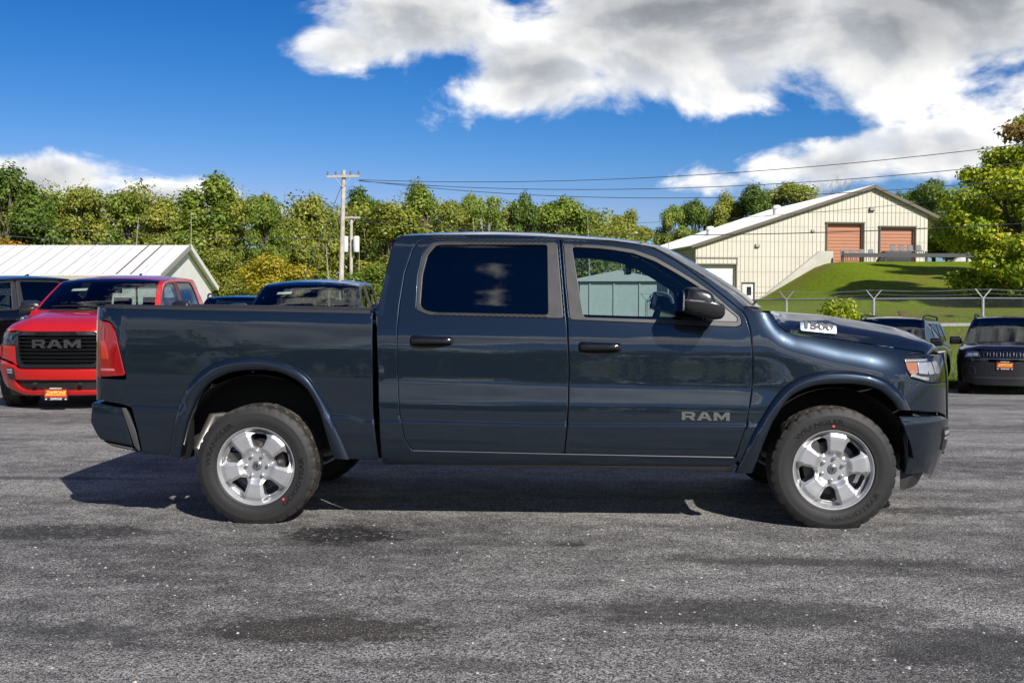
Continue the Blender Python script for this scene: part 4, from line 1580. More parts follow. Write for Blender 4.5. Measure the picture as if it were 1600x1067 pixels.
# weeds below the shed
c = ground_at((0.96, 18.15, 1.34))
e = empty('weed_clump', c)
V, Fq = leaves([(rm_.uniform(-.9, .9), rm_.uniform(-.3, .3), rm_.uniform(.2, 1.1), .22, .22, .3, 1) for _ in range(16)], 900, .10, 9)
link_mesh('foliage', np_mesh('foliage', V, Fq), LM['green'], e)
tag(e, 'weeds seen through the front side window of the blue truck', 'weeds')

# the mass of the wood behind and between the trees
rw_ = np.random.default_rng(12)
lb = []
for k in range(620):
    px = rw_.uniform(-80, 985)
    dep = rw_.uniform(84, 104)
    r = (px - 800) / 1715 * dep
    c = cpt(r, dep, 0)
    ymax = np.interp(px, [-80, 250, 420, 640, 900, 1075], [290, 302, 308, 314, 326, 345]) + 9 * math.sin(px * .047) + 7 * math.sin(px * .131 + 1)
    zt = 1.416 + (475 - ymax) / 1715 * dep
    s = rw_.uniform(.6, 1.7)
    lb.append((c[0], c[1], rw_.uniform(.8, zt - s * .6), s * 1.25, s, s, s ** 2))
V, Fq = leaves(lb, 170000, .24, 13)
wd = link_mesh('woodland', np_mesh('woodland', V, Fq), LM['olive'])
tag(wd, 'mass of mixed green undergrowth and trees of the wood behind', 'woodland', kind='stuff')
m = MB()
for k in range(34):
    px = rw_.uniform(-40, 1060)
    dep = rw_.uniform(80, 90)
    c = cpt((px - 800) / 1715 * dep, dep, 0)
    h = rw_.uniform(5, 8.5)
    m.tube([(c[0], c[1], -.2), (c[0] + rw_.uniform(-.12, .12), c[1], h * .5), (c[0] + rw_.uniform(-.35, .35), c[1], h)], [.09, .06, .02], 5, caps=False)
ws = m.build('woodland_stems', birch if False else mat('bark_light', (.27, .245, .21), .9), None)
tag(ws, 'thin pale stems standing among the wood', 'stems', kind='stuff')

# the wood on the other side of the road, which the truck's flank mirrors
lb = []
for k in range(240):
    x = rw_.uniform(-75, 75)
    y = rw_.uniform(-66, -52)
    h = 6.5 + 2.6 * math.sin(x * .21) + 1.6 * math.sin(x * .53 + 1)
    s = rw_.uniform(1.2, 2.2)
    lb.append((x, y, rw_.uniform(.6, h), s * 1.3, s, s, s ** 2))
V, Fq = leaves(lb, 26000, .75, 14)
wd = link_mesh('woodland', np_mesh('woodland', V, Fq), LM['green'])
tag(wd, 'wood across the road mirrored as a dark band in the blue doors', 'woodland', kind='stuff')

# grass tufts along the edge of the lot
V, Fc = [], []
for k in range(42000):
    x = rw_.uniform(3, 22)
    y = float(lot_edge(x)) + rw_.exponential(5.0) + .1 + .3 * math.sin(x * 1.7)
    z = g1(x, y) - .02
    h = rw_.uniform(.06, .20)
    a = rw_.uniform(0, 6.28)
    w = .012
    i = len(V)
    lx, ly = rw_.normal(0, .05, 2)
    V += [(x - w * math.cos(a), y - w * math.sin(a), z), (x + w * math.cos(a), y + w * math.sin(a), z), (x + lx, y + ly, z + h)]
    Fc.append((i, i + 1, i + 2))
gt = from_data('grass_tufts', V, Fc, mat('grass_blade', (.13, .19, .022), .8))
tag(gt, 'rough grass along the far edge of the asphalt', 'grass', kind='stuff')

AX_F, AX_R, HUB = 1.836, -1.836, 0.376
RAKE = 0.018


def side(s, off=0.0):
    return lambda x, z: np.stack([x, s * (W(x, z) + off), z], 1)


_FX = 2.0 + 0.76 * np.sin(np.linspace(0, math.pi / 2, 160)) * 0.9999


def F_(y, z):
    """front fascia: x over (y, z), the exact continuation of the flanks round the nose"""
    y = np.abs(np.asarray(y, float))
    z = np.asarray(z, float)
    wg = W(_FX[None, :], z[:, None])
    out = np.empty_like(y)
    for i in range(len(y)):
        out[i] = np.interp(y[i], wg[i, ::-1], _FX[::-1])
    return out


def front(off=0.0):
    return lambda y, z: np.stack([F_(y, z) + off, y, z], 1)


_cx = np.arange(-2.9, 1.50, .020)
CREASE = [np.stack([_cx, crease_z(_cx) + o], 1) for o in (-.030, -.018, -.011, -.007, -.003, .001, .005, .009, .013, .018, .024, .036)]
OFF_CREASE = lambda X, Y: (np.abs(Y - crease_z(X) - .003) > .045) | (X > 1.5)
# plan curve round the nose: v = signed distance from the centre of the nose
_PX = np.concatenate([np.linspace(1.1, 2.0, 200), 2.0 + .76 * np.sin(np.linspace(0, math.pi / 2, 1500)[1:] ** 1.0) * .99998])
_PY = W(_PX, np.full_like(_PX, .6))
_PL = np.concatenate([[0], np.cumsum(np.hypot(np.diff(_PX), np.diff(_PY)))]) 
_PT = _PL[-1] + _PY[-1]


def v_of_x(x):
    return _PT - np.interp(x, _PX, _PL)


def v_of_y(y):
    return _PT - np.interp(-np.abs(y), -_PY, _PL)


def nose(off=0.0):
    """(v, z) wrapped round the front of the truck"""
    def fn(v, z):
        L = _PT - np.abs(v)
        x = np.interp(L, _PL, _PX)
        wy = W(x, z)
        tip = np.clip((L - _PL[-1]) / max(1e-6, _PY[-1]), 0, 1)
        y = np.sign(v) * wy * (1 - tip)
        # outward in plan
        e = 2e-3
        x1, x0 = np.interp(L + e, _PL, _PX), np.interp(L - e, _PL, _PX)
        y1, y0 = W(x1, z), W(x0, z)
        tx, ty = x1 - x0, np.sign(v) * (y1 - y0)
        ln = np.hypot(tx, ty) + 1e-9
        nx, ny = -ty / ln * np.sign(v), tx / ln * np.sign(v)
        nx = np.where(tip > 0, 1.0, nx); ny = np.where(tip > 0, 0.0, ny)
        of = off(z) if callable(off) else off
        return np.stack([x + nx * of, y + ny * of, z], 1)
    return fn


TUCK = lambda k: (lambda z: k - 0.095 * np.clip((.60 - z) / .34, 0, 1.2) ** 1.6 + .010 * np.exp(-((z - .655) / .03) ** 2))


def letters_mesh(word, h, depth):
    """wide blocky capitals cut as solid letters, lying in x-z, facing -y"""
    G = {'R': ([(0, 0), (0, 1), (1.38, 1), (1.62, .82), (1.62, .50), (1.38, .33), (1.66, 0), (1.14, 0), (.90, .30), (.44, .30), (.44, 0)],
               [[(.44, .54), (.44, .76), (1.12, .76), (1.20, .70), (1.20, .60), (1.12, .54)]], 1.66),
         'A': ([(0, 0), (.62, 1), (1.22, 1), (1.84, 0), (1.36, 0), (1.22, .24), (.62, .24), (.48, 0)], [[(.74, .46), (1.10, .46), (.92, .76)]], 1.84),
         'M': ([(0, 0), (0, 1), (.50, 1), (.97, .48), (1.44, 1), (1.94, 1), (1.94, 0), (1.50, 0), (1.50, .56), (.97, .02), (.44, .56), (.44, 0)], [], 1.94)}
    x = 0.0
    V, Fc = [], []
    for ch in word:
        o, hs_, w = G[ch]
        fm = lambda u, v, x=x: np.stack([(u + x) * h, np.full_like(u, -depth), v * h], 1)
        me = panel_mesh('letter', o, fm, holes=hs_, step=0.5, flange=depth, roll=0)
        k = len(V)
        V += [tuple(v.co) for v in me.vertices]
        Fc += [tuple(i + k for i in p.vertices) for p in me.polygons]
        bpy.data.meshes.remove(me)
        x += w + 0.16
    tot = (x - 0.16) * h
    return [(a - tot / 2, b, c - h / 2) for a, b, c in V], Fc


def make_wheel_meshes():
    M = {}
    silver = mat('wheel_alloy', (0.46, 0.465, 0.475), 0.38, 0.65, rvary=0.04, vscale=20, coat=.3)
    # ---- spoked face
    sp = [R(90 + 72 * k) for k in range(5)]

    def depth(u, v):
        r = np.hypot(u, v)
        a = np.arctan2(v, u)
        dl = np.min(np.stack([np.abs((a - q + math.pi) % (2 * math.pi) - math.pi) for q in sp]), 0)
        d = r * np.sin(np.minimum(dl, 1.2))
        wf = np.interp(r, [.07, .12, .22], [.026, .034, .050])
        y = -0.082 - 0.024 * ss(.080, .125, r) - 0.004 * ss(.12, .20, r)
        y = y + np.clip(d - wf, 0, .05) * 0.75 * ss(.085, .11, r)
        y = y + 0.012 * ss(.205, .236, r)
        return y
    fm = lambda u, v: np.stack([u, depth(u, v), v], 1)
    disc = [(0.236 * math.cos(2 * math.pi * k / 90), 0.236 * math.sin(2 * math.pi * k / 90)) for k in range(90)]
    holes = []
    for q in sp:
        c = q + R(36)
        pts = [(.106, 0), (.128, -13.5), (.196, -16), (.209, -10), (.209, 10), (.196, 16), (.128, 13.5)]
        holes.append(fillet([(r * math.cos(c + R(a)), r * math.sin(c + R(a))) for r, a in pts], 0.012, 4))
    M['face'] = panel_mesh('rim_face', disc, fm, holes=holes, step=0.0085, flange=0.045, flat_flange=(0, 1, 0), roll=0.003)
    M['face'].materials.append(silver)
    b = MB()
    b.lathe([(.230, -.094), (.238, -.108), (.246, -.118), (.252, -.119), (.255, -.110), (.249, -.100), (.243, -.085), (.236, -.05), (.222, -.02),
             (.222, .09), (.236, .115), (.250, .118)], 72)
    M['barrel'] = b.mesh('rim', True, fixn=True)
    M['barrel'].materials.append(silver)
    b = MB()
    b.lathe([(0.0, -.012), (.055, -.014), (.06, -.030), (.075, -.030), (.078, -.016), (.168, -.014), (.170, -.008), (.170, .012), (.168, .016), (.0, .02)], 48)
    b.box((-.12, -.005, .09), (.10, .075, .12), mtx=Matrix.Rotation(R(35), 3, 'Y'))
    b.lathe([(0.0, .02), (.06, .02), (.06, .12), (.0, .13)], 24)
    M['disc'] = b.mesh('wheel', True)
    M['disc'].materials.append(mat('brake_iron', (0.13, 0.125, 0.12), 0.42, 0.8, vary=.3, vscale=14))
    b = MB()
    b.lathe([(0.0, -.024), (.0065, -.023), (.0100, -.018), (.0115, -.010), (.0115, 0.0)], 14)
    M['nut'] = b.mesh('lug_nut', True)
    chrome = mat('chrome', (0.86, 0.87, 0.88), 0.07, 1.0)
    M['nut'].materials.append(chrome)
    b = MB()
    b.lathe([(0.0, -.010), (.022, -.0095), (.029, -.006), (.032, 0.0), (.032, .01)], 32)
    M['cap'] = b.mesh('centre_cap', True)
    M['cap'].materials.append(mat('cap_grey', (0.30, 0.31, 0.32), 0.25, 0.8))
    # emblem on the cap: horns curling round a narrow muzzle
    b = MB()
    for sx in (-1, 1):
        arc = [(sx * (0.006 + 0.010 * math.sin(t)), -.0105, 0.004 + 0.010 * math.cos(t)) for t in np.linspace(-0.5, 2.6, 9)]
        b.tube(arc, [0.0035, .0035, .0033, .003, .0028, .0026, .0022, .0018, .001], 6)
    b.prism([(-.006, .008), (.006, .008), (.0035, -.012), (-.0035, -.012)], -.0125, -.009, lambda u, v, w: (u, w, v))
    M['emblem'] = b.mesh('emblem', True)
    M['emblem'].materials.append(mat('emblem_dark', (0.03, 0.03, 0.032), 0.3, 0.4))
    # ---- tyre with cut tread
    half = [(.243, -.104), (.248, -.116), (.258, -.1245), (.262, -.1275), (.265, -.1272), (.280, -.1335), (.300, -.1375), (.320, -.1385), (.338, -.1362),
            (.343, -.1368), (.346, -.1355), (.358, -.1310)]
    tread_y = [-.126, -.1175, -.1115, -.096, -.086, -.083, -.063, -.041, -.038, -.030, -.027, -.012, -.009]
    tread_r = [.3700, .3815, .3875, .3905, .3912, .3915, .392, .3925, .3925, .3925, .3928, .393, .393]
    n = 256
    vs, fs = [], []
    full_y = [y for _, y in half] + tread_y
    full_r = [r for r, _ in half] + tread_r
    full_y = full_y + [-y for y in full_y[::-1]]
    full_r = full_r + full_r[::-1]
    k = len(full_y)
    for j in range(n):
        a = 2 * math.pi * j / n
        for i in range(k):
            r, y = full_r[i], full_y[i]
            ay = abs(y)
            g = 0.0
            jj = (j + (5 if y > 0 else 0)) % n
            if ay > .112 and r > .36:
                g = 0.0042 if (jj % 8) in (0, 1) else (0.001 if (jj // 8) % 2 else 0.0)
            elif .085 < ay <= .112 and r > .38:
                g = 0.0062 if (jj % 8) in (0, 1) else 0.0
            elif .0835 > ay > .040 and r > .38:
                g = 0.008 if ((jj + 3) % 8) in (0, 1) else 0.0
            elif ay < .0265 and r > .38:
                g = 0.006 if ((jj + int(y * 400)) % 8) == 0 else 0.0
            if ay in (.083, .086, .038, .041) or (.0265 < ay < .0305):
                pass
            if .0825 <= ay <= .0865 or .0365 <= ay <= .0315 or .0265 <= ay <= .031:
                g = max(g, 0.0085) if ay in (.083, .027, .030) else g
            rr = r - g
            vs.append((rr * math.cos(a), y, rr * math.sin(a)))
    for j in range(n):
        j2 = (j + 1) % n
        for i in range(k - 1):
            fs.append((j * k + i, j * k + i + 1, j2 * k + i + 1, j2 * k + i))
    b = MB().raw(vs, fs)
    M['tyre'] = b.mesh('tyre', True)
    rub = bpy.data.materials.new('tyre_rubber')
    rub.use_nodes = True
    Tn = NT(rub.node_tree)
    bs = Tn.n['Principled BSDF']
    o = Tn.add('ShaderNodeTexCoord').outputs['Object']
    ln = Tn.vm('LENGTH', Tn.vm('MULTIPLY', o, (1, 0, 1)), out=1)
    dust = Tn.m('MULTIPLY', Tn.ramp(ln, 0.366, 0.386), Tn.ramp(Tn.noise(o, 9, 6, .65), .38, .62))
    Tn.put(bs.inputs['Base Color'], Tn.mix(dust, Tn.mix(Tn.noise(o, 30, 4), (0.0115, 0.0115, 0.012, 1), (0.020, 0.0195, 0.0195, 1)), (0.048, 0.040, 0.032, 1)))
    bs.inputs['Roughness'].default_value = 0.62
    bs.inputs['Specular IOR Level'].default_value = 0.4
    bp = Tn.add('ShaderNodeBump')
    bp.inputs['Strength'].default_value = 0.25
    bp.inputs['Distance'].default_value = 0.002
    rings = Tn.m('SINE', Tn.m('MULTIPLY', ln, 900.0))
    Tn.put(bp.inputs['Height'], Tn.m('ADD', Tn.m('MULTIPLY', rings, .3), Tn.noise(o, 120, 3)))
    Tn.l.new(bp.outputs[0], bs.inputs['Normal'])
    MATS['tyre_rubber'] = rub
    M['tyre'].materials.append(rub)
    # ---- sidewall lettering, raised, bent round the wheel
    letr = mat('tyre_letter', (0.005, 0.005, 0.0055), 0.38)
    for word, mid, span in (('WRANGLER', 118, 62), ('GOODYEAR', -52, 66)):
        me = text_mesh(word, 0.05, 0.0, 0.0012)
        xs = [v.co.x for v in me.vertices]
        x0, x1 = min(xs), max(xs)
        inner = mid < 0
        V, Fc = [], []
        kk = len(V)
        for v in me.vertices:
            t = (v.co.x - (x0 + x1) / 2) / (x1 - x0)
            a = R(mid) - t * R(span) if not inner else R(mid) + t * R(span)
            rr = 0.3035 + (v.co.y if not inner else -v.co.y) * 0.82
            yy = float(np.interp(rr, [h[0] for h in half], [h[1] for h in half]))
            V.append((rr * math.cos(a), yy - 0.0012, rr * math.sin(a)))
        Fc += [tuple(i + kk for i in p.vertices) for p in me.polygons]
        bpy.data.meshes.remove(me)
        lm_ = MB().raw(V, Fc).mesh('sidewall_lettering', fixn=False)
        lm_.materials.append(letr)
        M.setdefault('letters', []).append(lm_)
    b = MB()
    b.lathe([(0.0, -.0012), (.0085, -.001), (.009, .001)], 14)
    M['dot'] = b.mesh('paint_mark', True)
    M['dot'].materials.append(mat('paint_dot_red', (0.55, 0.05, 0.03), 0.6))
    return M


WM = make_wheel_meshes()


def wheel(parent, x, s, spin, steer=0.0, dot=None):
    w = link_mesh('wheel', WM['disc'], None, parent, loc=(x, s * 0.868, HUB))
    w.rotation_mode = 'ZXY'
    w.rotation_euler = Euler((0, R(spin), (0 if s < 0 else math.pi) + R(steer)), 'ZXY') if False else (0, 0, 0)
    w.rotation_mode = 'XYZ'
    m = Matrix.Rotation((0 if s < 0 else math.pi) + R(steer), 4, 'Z') @ Matrix.Rotation(R(spin), 4, 'Y')
    w.matrix_local = Matrix.Translation((x, s * 0.868, HUB)) @ m
    link_mesh('tyre', WM['tyre'], None, w)
    for lm_ in WM['letters']:
        link_mesh('sidewall_lettering', lm_, None, w)
    link_mesh('rim', WM['barrel'], None, w)
    link_mesh('spokes', WM['face'], None, w)
    for k in range(6):
        a = R(60 * k + 30)
        link_mesh('lug_nut', WM['nut'], None, w, loc=(.0698 * math.cos(a), -.084, .0698 * math.sin(a)))
    link_mesh('centre_cap', WM['cap'], None, w, loc=(0, -.083, 0), rot=(0, -R(spin), 0))
    link_mesh('emblem', WM['emblem'], None, w, loc=(0, -.083, 0), rot=(0, -R(spin), 0))
    if dot is not None:
        a = R(dot + spin)
        link_mesh('paint_mark', WM['dot'], None, w, loc=(.277 * math.cos(a), -.1335, .277 * math.sin(a)), rot=(R(-8), 0, 0))
    return w


def hood_pt(s, t):
    """s 0..1 rear to front, t -1..1 across"""
    at = abs(t)
    hx = [p[0] for p in T['hoodline']]
    hz = [p[1] for p in T['hoodline']]
    xe = 1.445 + (2.444 - 1.445) * s
    ze = float(np.interp(xe, hx, hz))
    e = float(W(xe, ze)) - 0.003
    xr = 1.445 + 0.11 * (1 - at ** 2.2)
    xf = 2.444 + 0.262 * (1 - at ** 2.3)
    x = xr + (xf - xr) * s
    zc = float(np.interp(x, [1.40, 1.554, 1.879, 2.148, 2.329, 2.463, 2.554, 2.607, 2.66, 2.73], [1.374, 1.368, 1.345, 1.301, 1.268, 1.222, 1.182, 1.150, 1.118, 1.075]))
    zc = max(zc, ze - 0.05) if s < .95 else zc
    g = float(np.interp(at, [0, .30, .52, .60, .66, .74, .84, .93, 1.0], [1.0, 1.0, .985, .95, .84, .70, .52, .28, 0.0]))
    return (x, t * e, ze + (zc - ze) * g)


def build_truck(root_name, paint, trim_paint=None, spin=(8.0, -31.0)):
    root = empty(root_name)
    black = mat('black_plastic', (0.018, 0.018, 0.019), 0.48, bump=.08, bscale=300)
    gloss = mat('gloss_black', (0.006, 0.006, 0.007), 0.12, coat=.6)
    satin = mat('satin_pillar', (0.022, 0.0215, 0.0215), 0.42, rvary=.06)
    dark = mat('underbody_black', (0.010, 0.010, 0.010), 0.8)
    inter = mat('interior_charcoal', (0.022, 0.022, 0.024), 0.75, bump=.1, bscale=200)
    seatm = mat('seat_cloth', (0.030, 0.030, 0.033), 0.85, bump=.2, bscale=400)
    chrome = MATS['chrome']
    g_clear = glass_mat('front_glass', (0.70, 0.80, 0.80))
    g_priv = glass_mat('privacy_glass', (0.035, 0.045, 0.06))
    g_wind = glass_mat('windshield_glass', (0.62, 0.70, 0.68))
    P = lambda k: T[k]
    flare_m = trim_paint or paint

    # ---------- bed
    ro, ri = spline(P('rflare_out'), 5), spline(P('rflare_in'), 5)
    mid_r = [((a[0] + b[0]) / 2, (a[1] + b[1]) / 2) for a, b in zip(ro, ri)]
    fo, fi = spline(P('fflare_out'), 5), spline(P('fflare_in'), 5)
    mid_f = [((a[0] + b[0]) / 2, (a[1] + b[1]) / 2) for a, b in zip(fo, fi)]
    for s in (-1, 1):
        sg = -s
        br = P('bed_rear')
        out = ([(-2.842, 1.400, .02), (-1.082, 1.364, .012), (-1.082, 1.2, 0), (-1.076, .723, 0), (-1.043, .418, .015)] + mid_r[::-1]
               + [(-2.573, .452, .01), (-2.600, .60, 0), (-2.640, .765, .03)] + [(-2.850, .790, .02), (-2.876, .934, .008), (-2.676, .930, .008), (-2.674, .955, .02),
               (-2.747, 1.239, .03), (-2.786, 1.303, .03), (-2.874, 1.318, .01), (-2.862, 1.380, .02)])
        panel('bed_side', fillet(out, 0.0, 4), side(s), paint, root, lines=CREASE, clear=OFF_CREASE, step=.045, sign=sg, flange=.03)
        tl = [(-2.880, 1.309), (-2.793, 1.297), (-2.753, 1.236), (-2.682, .957), (-2.880, .943)]
        t_ = panel('tail_light', fillet(tl, .02), side(s, -.002), mat('tail_lens', (0.22, 0.004, 0.007), 0.08, coat=1.0), root, step=.02, sign=sg, flange=.05, roll=.006)
        panel('lamp_insert', fillet([(-2.862, 1.18), (-2.825, 1.18), (-2.795, 1.06), (-2.862, 1.06)], .012), side(s, .0015),
              mat('tail_insert', (0.45, 0.02, 0.008), 0.15, coat=1.0), t_, step=.015, sign=sg, flange=.001, roll=.003)
        panel('lamp_insert', fillet([(-2.862, 1.000), (-2.760, 1.000), (-2.752, .985), (-2.862, .983)], .004), side(s, .0015),
              mat('tail_reflector', (0.50, 0.12, 0.13), 0.12, coat=1.0), t_, step=.015, sign=sg, flange=.001, roll=.002)
        # wheel-arch flares
        for nm, o_, i_, mid in (('rear', ro, ri, mid_r), ('front', fo, fi, mid_f)):
            vs, fs = [], []
            prof = [(0.0, -.012), (0.0, .004), (.05, .014), (.14, .023), (.28, .030), (.5, .033), (.72, .031), (.88, .026), (.96, .018), (1.0, .008), (1.0, -.03), (1.0, -.07)]
            for a_, b_ in zip(o_, i_):
                for t_, h_ in prof:
                    x, z = a_[0] + (b_[0] - a_[0]) * t_, a_[1] + (b_[1] - a_[1]) * t_
                    vs.append((x, s * (float(W(x, z)) + h_), z))
            k = len(prof)
            for i in range(len(o_) - 1):
                for j in range(k - 1):
                    q = (i * k + j, i * k + j + 1, (i + 1) * k + j + 1, (i + 1) * k + j)
                    fs.append(q)
            for e in (0, len(o_) - 1):
                fs.append(tuple(e * k + j for j in range(k)))
            me = MB().raw(vs, fs).mesh('wheel_arch_flare', True)
            link_mesh('wheel_arch_flare', me, flare_m, root)
        # ---------- cab side
        dr, df = P('rdoor'), P('fdoor')
        cr, rl = P('cab_rear'), P('roofline')
        opening = ([(x - .004, z) for x, z in dr[0:4]] + [(-.824, .482), (1.220, .451)] + [(x + .004, z) for x, z in df[::-1][1:9]]
                   + [(df[13][0] + .002, df[13][1] + .004)] + [(x, z + .005) for x, z in df[7:13][::-1]] + [(-.728, 1.848), (-.812, 1.827), (-.850, 1.770), (-.894, 1.616), (-.918, 1.42)])
        outc = [(-1.020, .40), (-1.034, .683), (-1.050, 1.069), (-1.062, 1.354), (-1.035, 1.519), (-1.004, 1.699), (-.982, 1.800), (-.955, 1.852, .03), (-.923, 1.866)] + rl[1:] + \
               [(1.300, 1.385), (1.318, 1.330), (1.338, 1.234), (1.348, 1.094), (1.348, .921), (1.324, .759), (1.300, .656), (1.236, .43), (1.20, .40)]
        panel('cab_shell', fillet(outc, .01), side(s, -.003), paint, root, lines=CREASE, clear=OFF_CREASE, holes=[opening], step=.04, sign=sg, flange=.03)
        # dark jamb behind the door gaps
        jam = [(-.98, .44), (-1.0, 1.3), (-.95, 1.70), (-.90, 1.845), (.44, 1.828), (.72, 1.778), (.93, 1.650), (1.21, 1.42), (1.30, 1.36), (1.34, 1.1), (1.33, .80), (1.22, .44)]
        panel('door_jamb', jam, side(s, -.030), dark, root, holes=[fillet([(x + (.012 if x < 0 else -.006), z) for x, z in P('rtrim')], .02), fillet([(x, z) for x, z in P('ftrim')], .02)],
              step=.07, sign=sg, flange=.05, roll=0)
        # ---------- doors
        for nm, dpoly, tpoly, wpoly, gl in (('rear', dr, P('rtrim'), P('rwin'), g_priv), ('front', df, P('ftrim'), P('fwin'), g_clear)):
            dd = fillet([(p[0], p[1]) for p in dpoly], .02)
            tp = fillet(tpoly, .022)
            d_ = panel('door', dd, side(s), paint, root, lines=CREASE, clear=OFF_CREASE, holes=[tp], step=.04, sign=sg, flange=.03)
            wp = fillet(wpoly, .018)
            hl = [wp]
            if nm == 'front':
                sp_ = fillet(P('sail'), .008)
                hl = [wp, sp_]
            c0 = np.array(tp).mean(0)
            tin = [tuple(c0 + (np.array(q) - c0) * .996) for q in tp]
            panel('window_trim', tin, side(s, .003), satin if True else black, d_, holes=hl, step=.04, sign=sg, flange=.014, roll=.003)
            c1 = np.array(wp).mean(0)
            wo_ = [tuple(c1 + (np.array(q) - c1) * 1.012) for q in wp]
            panel('window_glass', wo_, side(s, -.009), gl, d_, step=.05, sign=sg, flange=0, roll=0)
            if nm == 'front':
                c2 = np.array(sp_).mean(0)
                panel('sail_panel', [tuple(c2 + (np.array(q) - c2) * .985) for q in sp_], side(s, -.002), mat('sail_grey', (0.14, 0.14, 0.138), .5, bump=.1, bscale=300), d_, step=.03, sign=sg, flange=.01, roll=.002)
            # inner card
            zb = 1.30
            xs = [p[0] for p in dpoly]
            b = MB()
            b.box(((min(xs) + max(xs)) / 2, s * .855, .90), (max(xs) - min(xs) - .06, .05, .78))
            b.build('door_card', inter, d_, bevel=.015)
            # handle
            (x0, z1), (x1, z0) = P('handle_r' if nm == 'rear' else 'handle_f')
            cx, cz = (x0 + x1) / 2, (z0 + z1) / 2
            tilt = -.030
            hp = fillet([(x0, z1 - .012), (x1 - .01, z1 - .022), (x1, z1 - .03), (x1 - .004, z0 + .028), (cx + .03, z0 + .006), (cx - .06, z0), (x0 + .012, z0 + .004), (x0 - .002, z0 + .03)], .016)
            hh = panel('handle_cup', hp, side(s, .0022), mat('cup_black', (.004, .004, .0045), .55, spec=.2), d_, step=.02, sign=sg, flange=.004, roll=.003)
            hz_ = cz + .010
            bar = fillet([(x0 + .006, hz_ + .032), (x1 - .008, hz_ + .022), (x1 - .006, hz_ - .020), (x0 + .09, hz_ - .024), (x0 + .008, hz_ - .028)], .014)

            def bar_map(x, z, s=s, x0=x0, x1=x1, hz_=hz_):
                u = (x - (x0 + x1) / 2) / ((x1 - x0) / 2)
                zz = (z - hz_ + .030 * u * .16) / .026
                return np.stack([x, s * (W(x, z) + .040 - .020 * u ** 4 - .010 * zz ** 2), z], 1)
            panel('door_handle', bar, bar_map, gloss, hh, step=.014, sign=sg, flange=.020, roll=.003)
        # ---------- rocker, fender
        rk = [(-1.012, .390), (-.90, .470), (-.821, .478), (.143, .461), (1.214, .447), (1.196, .360), (.123, .379)]
        panel('rocker_panel', rk, side(s, -.012), black, root, step=.06, sign=sg, flange=.10)
        b = MB()
        q = [(-.82, .484), (.143, .4668), (1.205, .4525)]
        b.tube([(x, s * (float(W(x, z)) - .003), z) for x, z in q], .0022, 6)
        b.build('sill_strip', mat('sill_metal', (.34, .34, .35), .3, .8), root, smooth=True)
        ft, fr = P('fender_top'), P('fender_rear')
        hl_side = [(2.470, 1.094), (2.393, 1.102), (2.310, 1.094), (2.280, 1.066), (2.294, .994), (2.326, .948), (2.434, .917), (2.474, .912)]
        VX = lambda x: float(v_of_x(x)) * s
        VY = lambda y: float(v_of_y(y)) * s
        fen = [(VX(p[0]), p[1]) for p in fr] + [(VX(p[0]), p[1]) for p in mid_f[::-1]] + [(VX(2.448), .733), (VY(.78), .724), (VY(.64), .690), (VY(.566), .640), (VY(.596), .905), (VY(.66), .901), (VX(2.474), .912)] + \
              [(VX(x), z) for x, z in ((2.434, .917), (2.326, .948), (2.294, .994), (2.280, 1.066), (2.310, 1.094), (2.393, 1.102), (2.455, 1.0985))] + [(VX(p[0]), p[1]) for p in ft[::-1][1:]]
        panel('fender', fen, nose(0.0), paint, root, lines=[np.stack([s * v_of_x(l[:, 0]), l[:, 1]], 1) for l in CREASE], step=.035, sign=1.0, flange=.03, eps=5e-3)
        b = MB()
        # ---------- headlight wrapping the corner
        lens = mat('lamp_lens_clear', (0.9, 0.92, 0.95), 0.03)
        lens_g = glass_mat('headlight_lens', (0.90, 0.92, 0.94))
        y0 = float(W(2.470, 1.0))
        yy = lambda a: s * a
        lamp_out = [(VX(x), z) for x, z in ((2.393, 1.098), (2.313, 1.090), (2.284, 1.065), (2.298, .997), (2.330, .952), (2.434, .921), (2.470, .917))] + \
                   [(VY(.66), .905), (VY(.605), .915), (VY(.608), 1.0), (VY(.615), 1.062), (VY(.68), 1.082)]
        hous = panel('headlight', lamp_out, nose(-.034), mat('lamp_housing', (0.05, 0.05, 0.055), .25, .6), root, step=.02, sign=1, flange=.02, roll=0)
        panel('headlight_glass', lamp_out, nose(.001), lens_g, hous, step=.02, sign=1, flange=.03, roll=.004)
        lampw = mat('lamp_reflector', (0.50, 0.52, 0.56), .2, .5, coat=1.0)
        amber = mat('amber_reflector', (0.42, 0.17, 0.085), .2, coat=1.0)
        panel('turn_signal', fillet([(2.300, 1.047), (2.385, 1.047), (2.385, .985), (2.362, .962), (2.330, .975), (2.308, 1.005)], .006), side(s, -.018), amber, hous, step=.02, sign=sg, flange=.012, roll=.003)
        panel('lamp_reflector', fillet([(2.390, 1.048), (2.466, 1.045), (2.466, .968), (2.392, .975)], .006), side(s, -.016), lampw, hous, step=.02, sign=sg, flange=.016, roll=.003)
        panel('lamp_strip', fillet([(2.296, 1.068), (2.468, 1.066), (2.468, 1.052), (2.296, 1.052)], .003), side(s, -.010), lampw, hous, step=.02, sign=sg, flange=.01, roll=.002)
        panel('lamp_strip', fillet([(2.325, .962), (2.435, .932), (2.468, .930), (2.468, .948), (2.40, .958), (2.345, .976)], .003), side(s, -.010), lampw, hous, step=.02, sign=sg, flange=.01, roll=.002)
        for ya, yb in ((y0 - .012, .76), (.742, .68)):
            panel('lamp_reflector', fillet([(yy(ya), 1.045), (yy(yb), 1.045), (yy(yb), .965), (yy(ya), .965)], .01), front(-.018), lampw, hous, step=.025, sign=1, flange=.014, roll=.003)
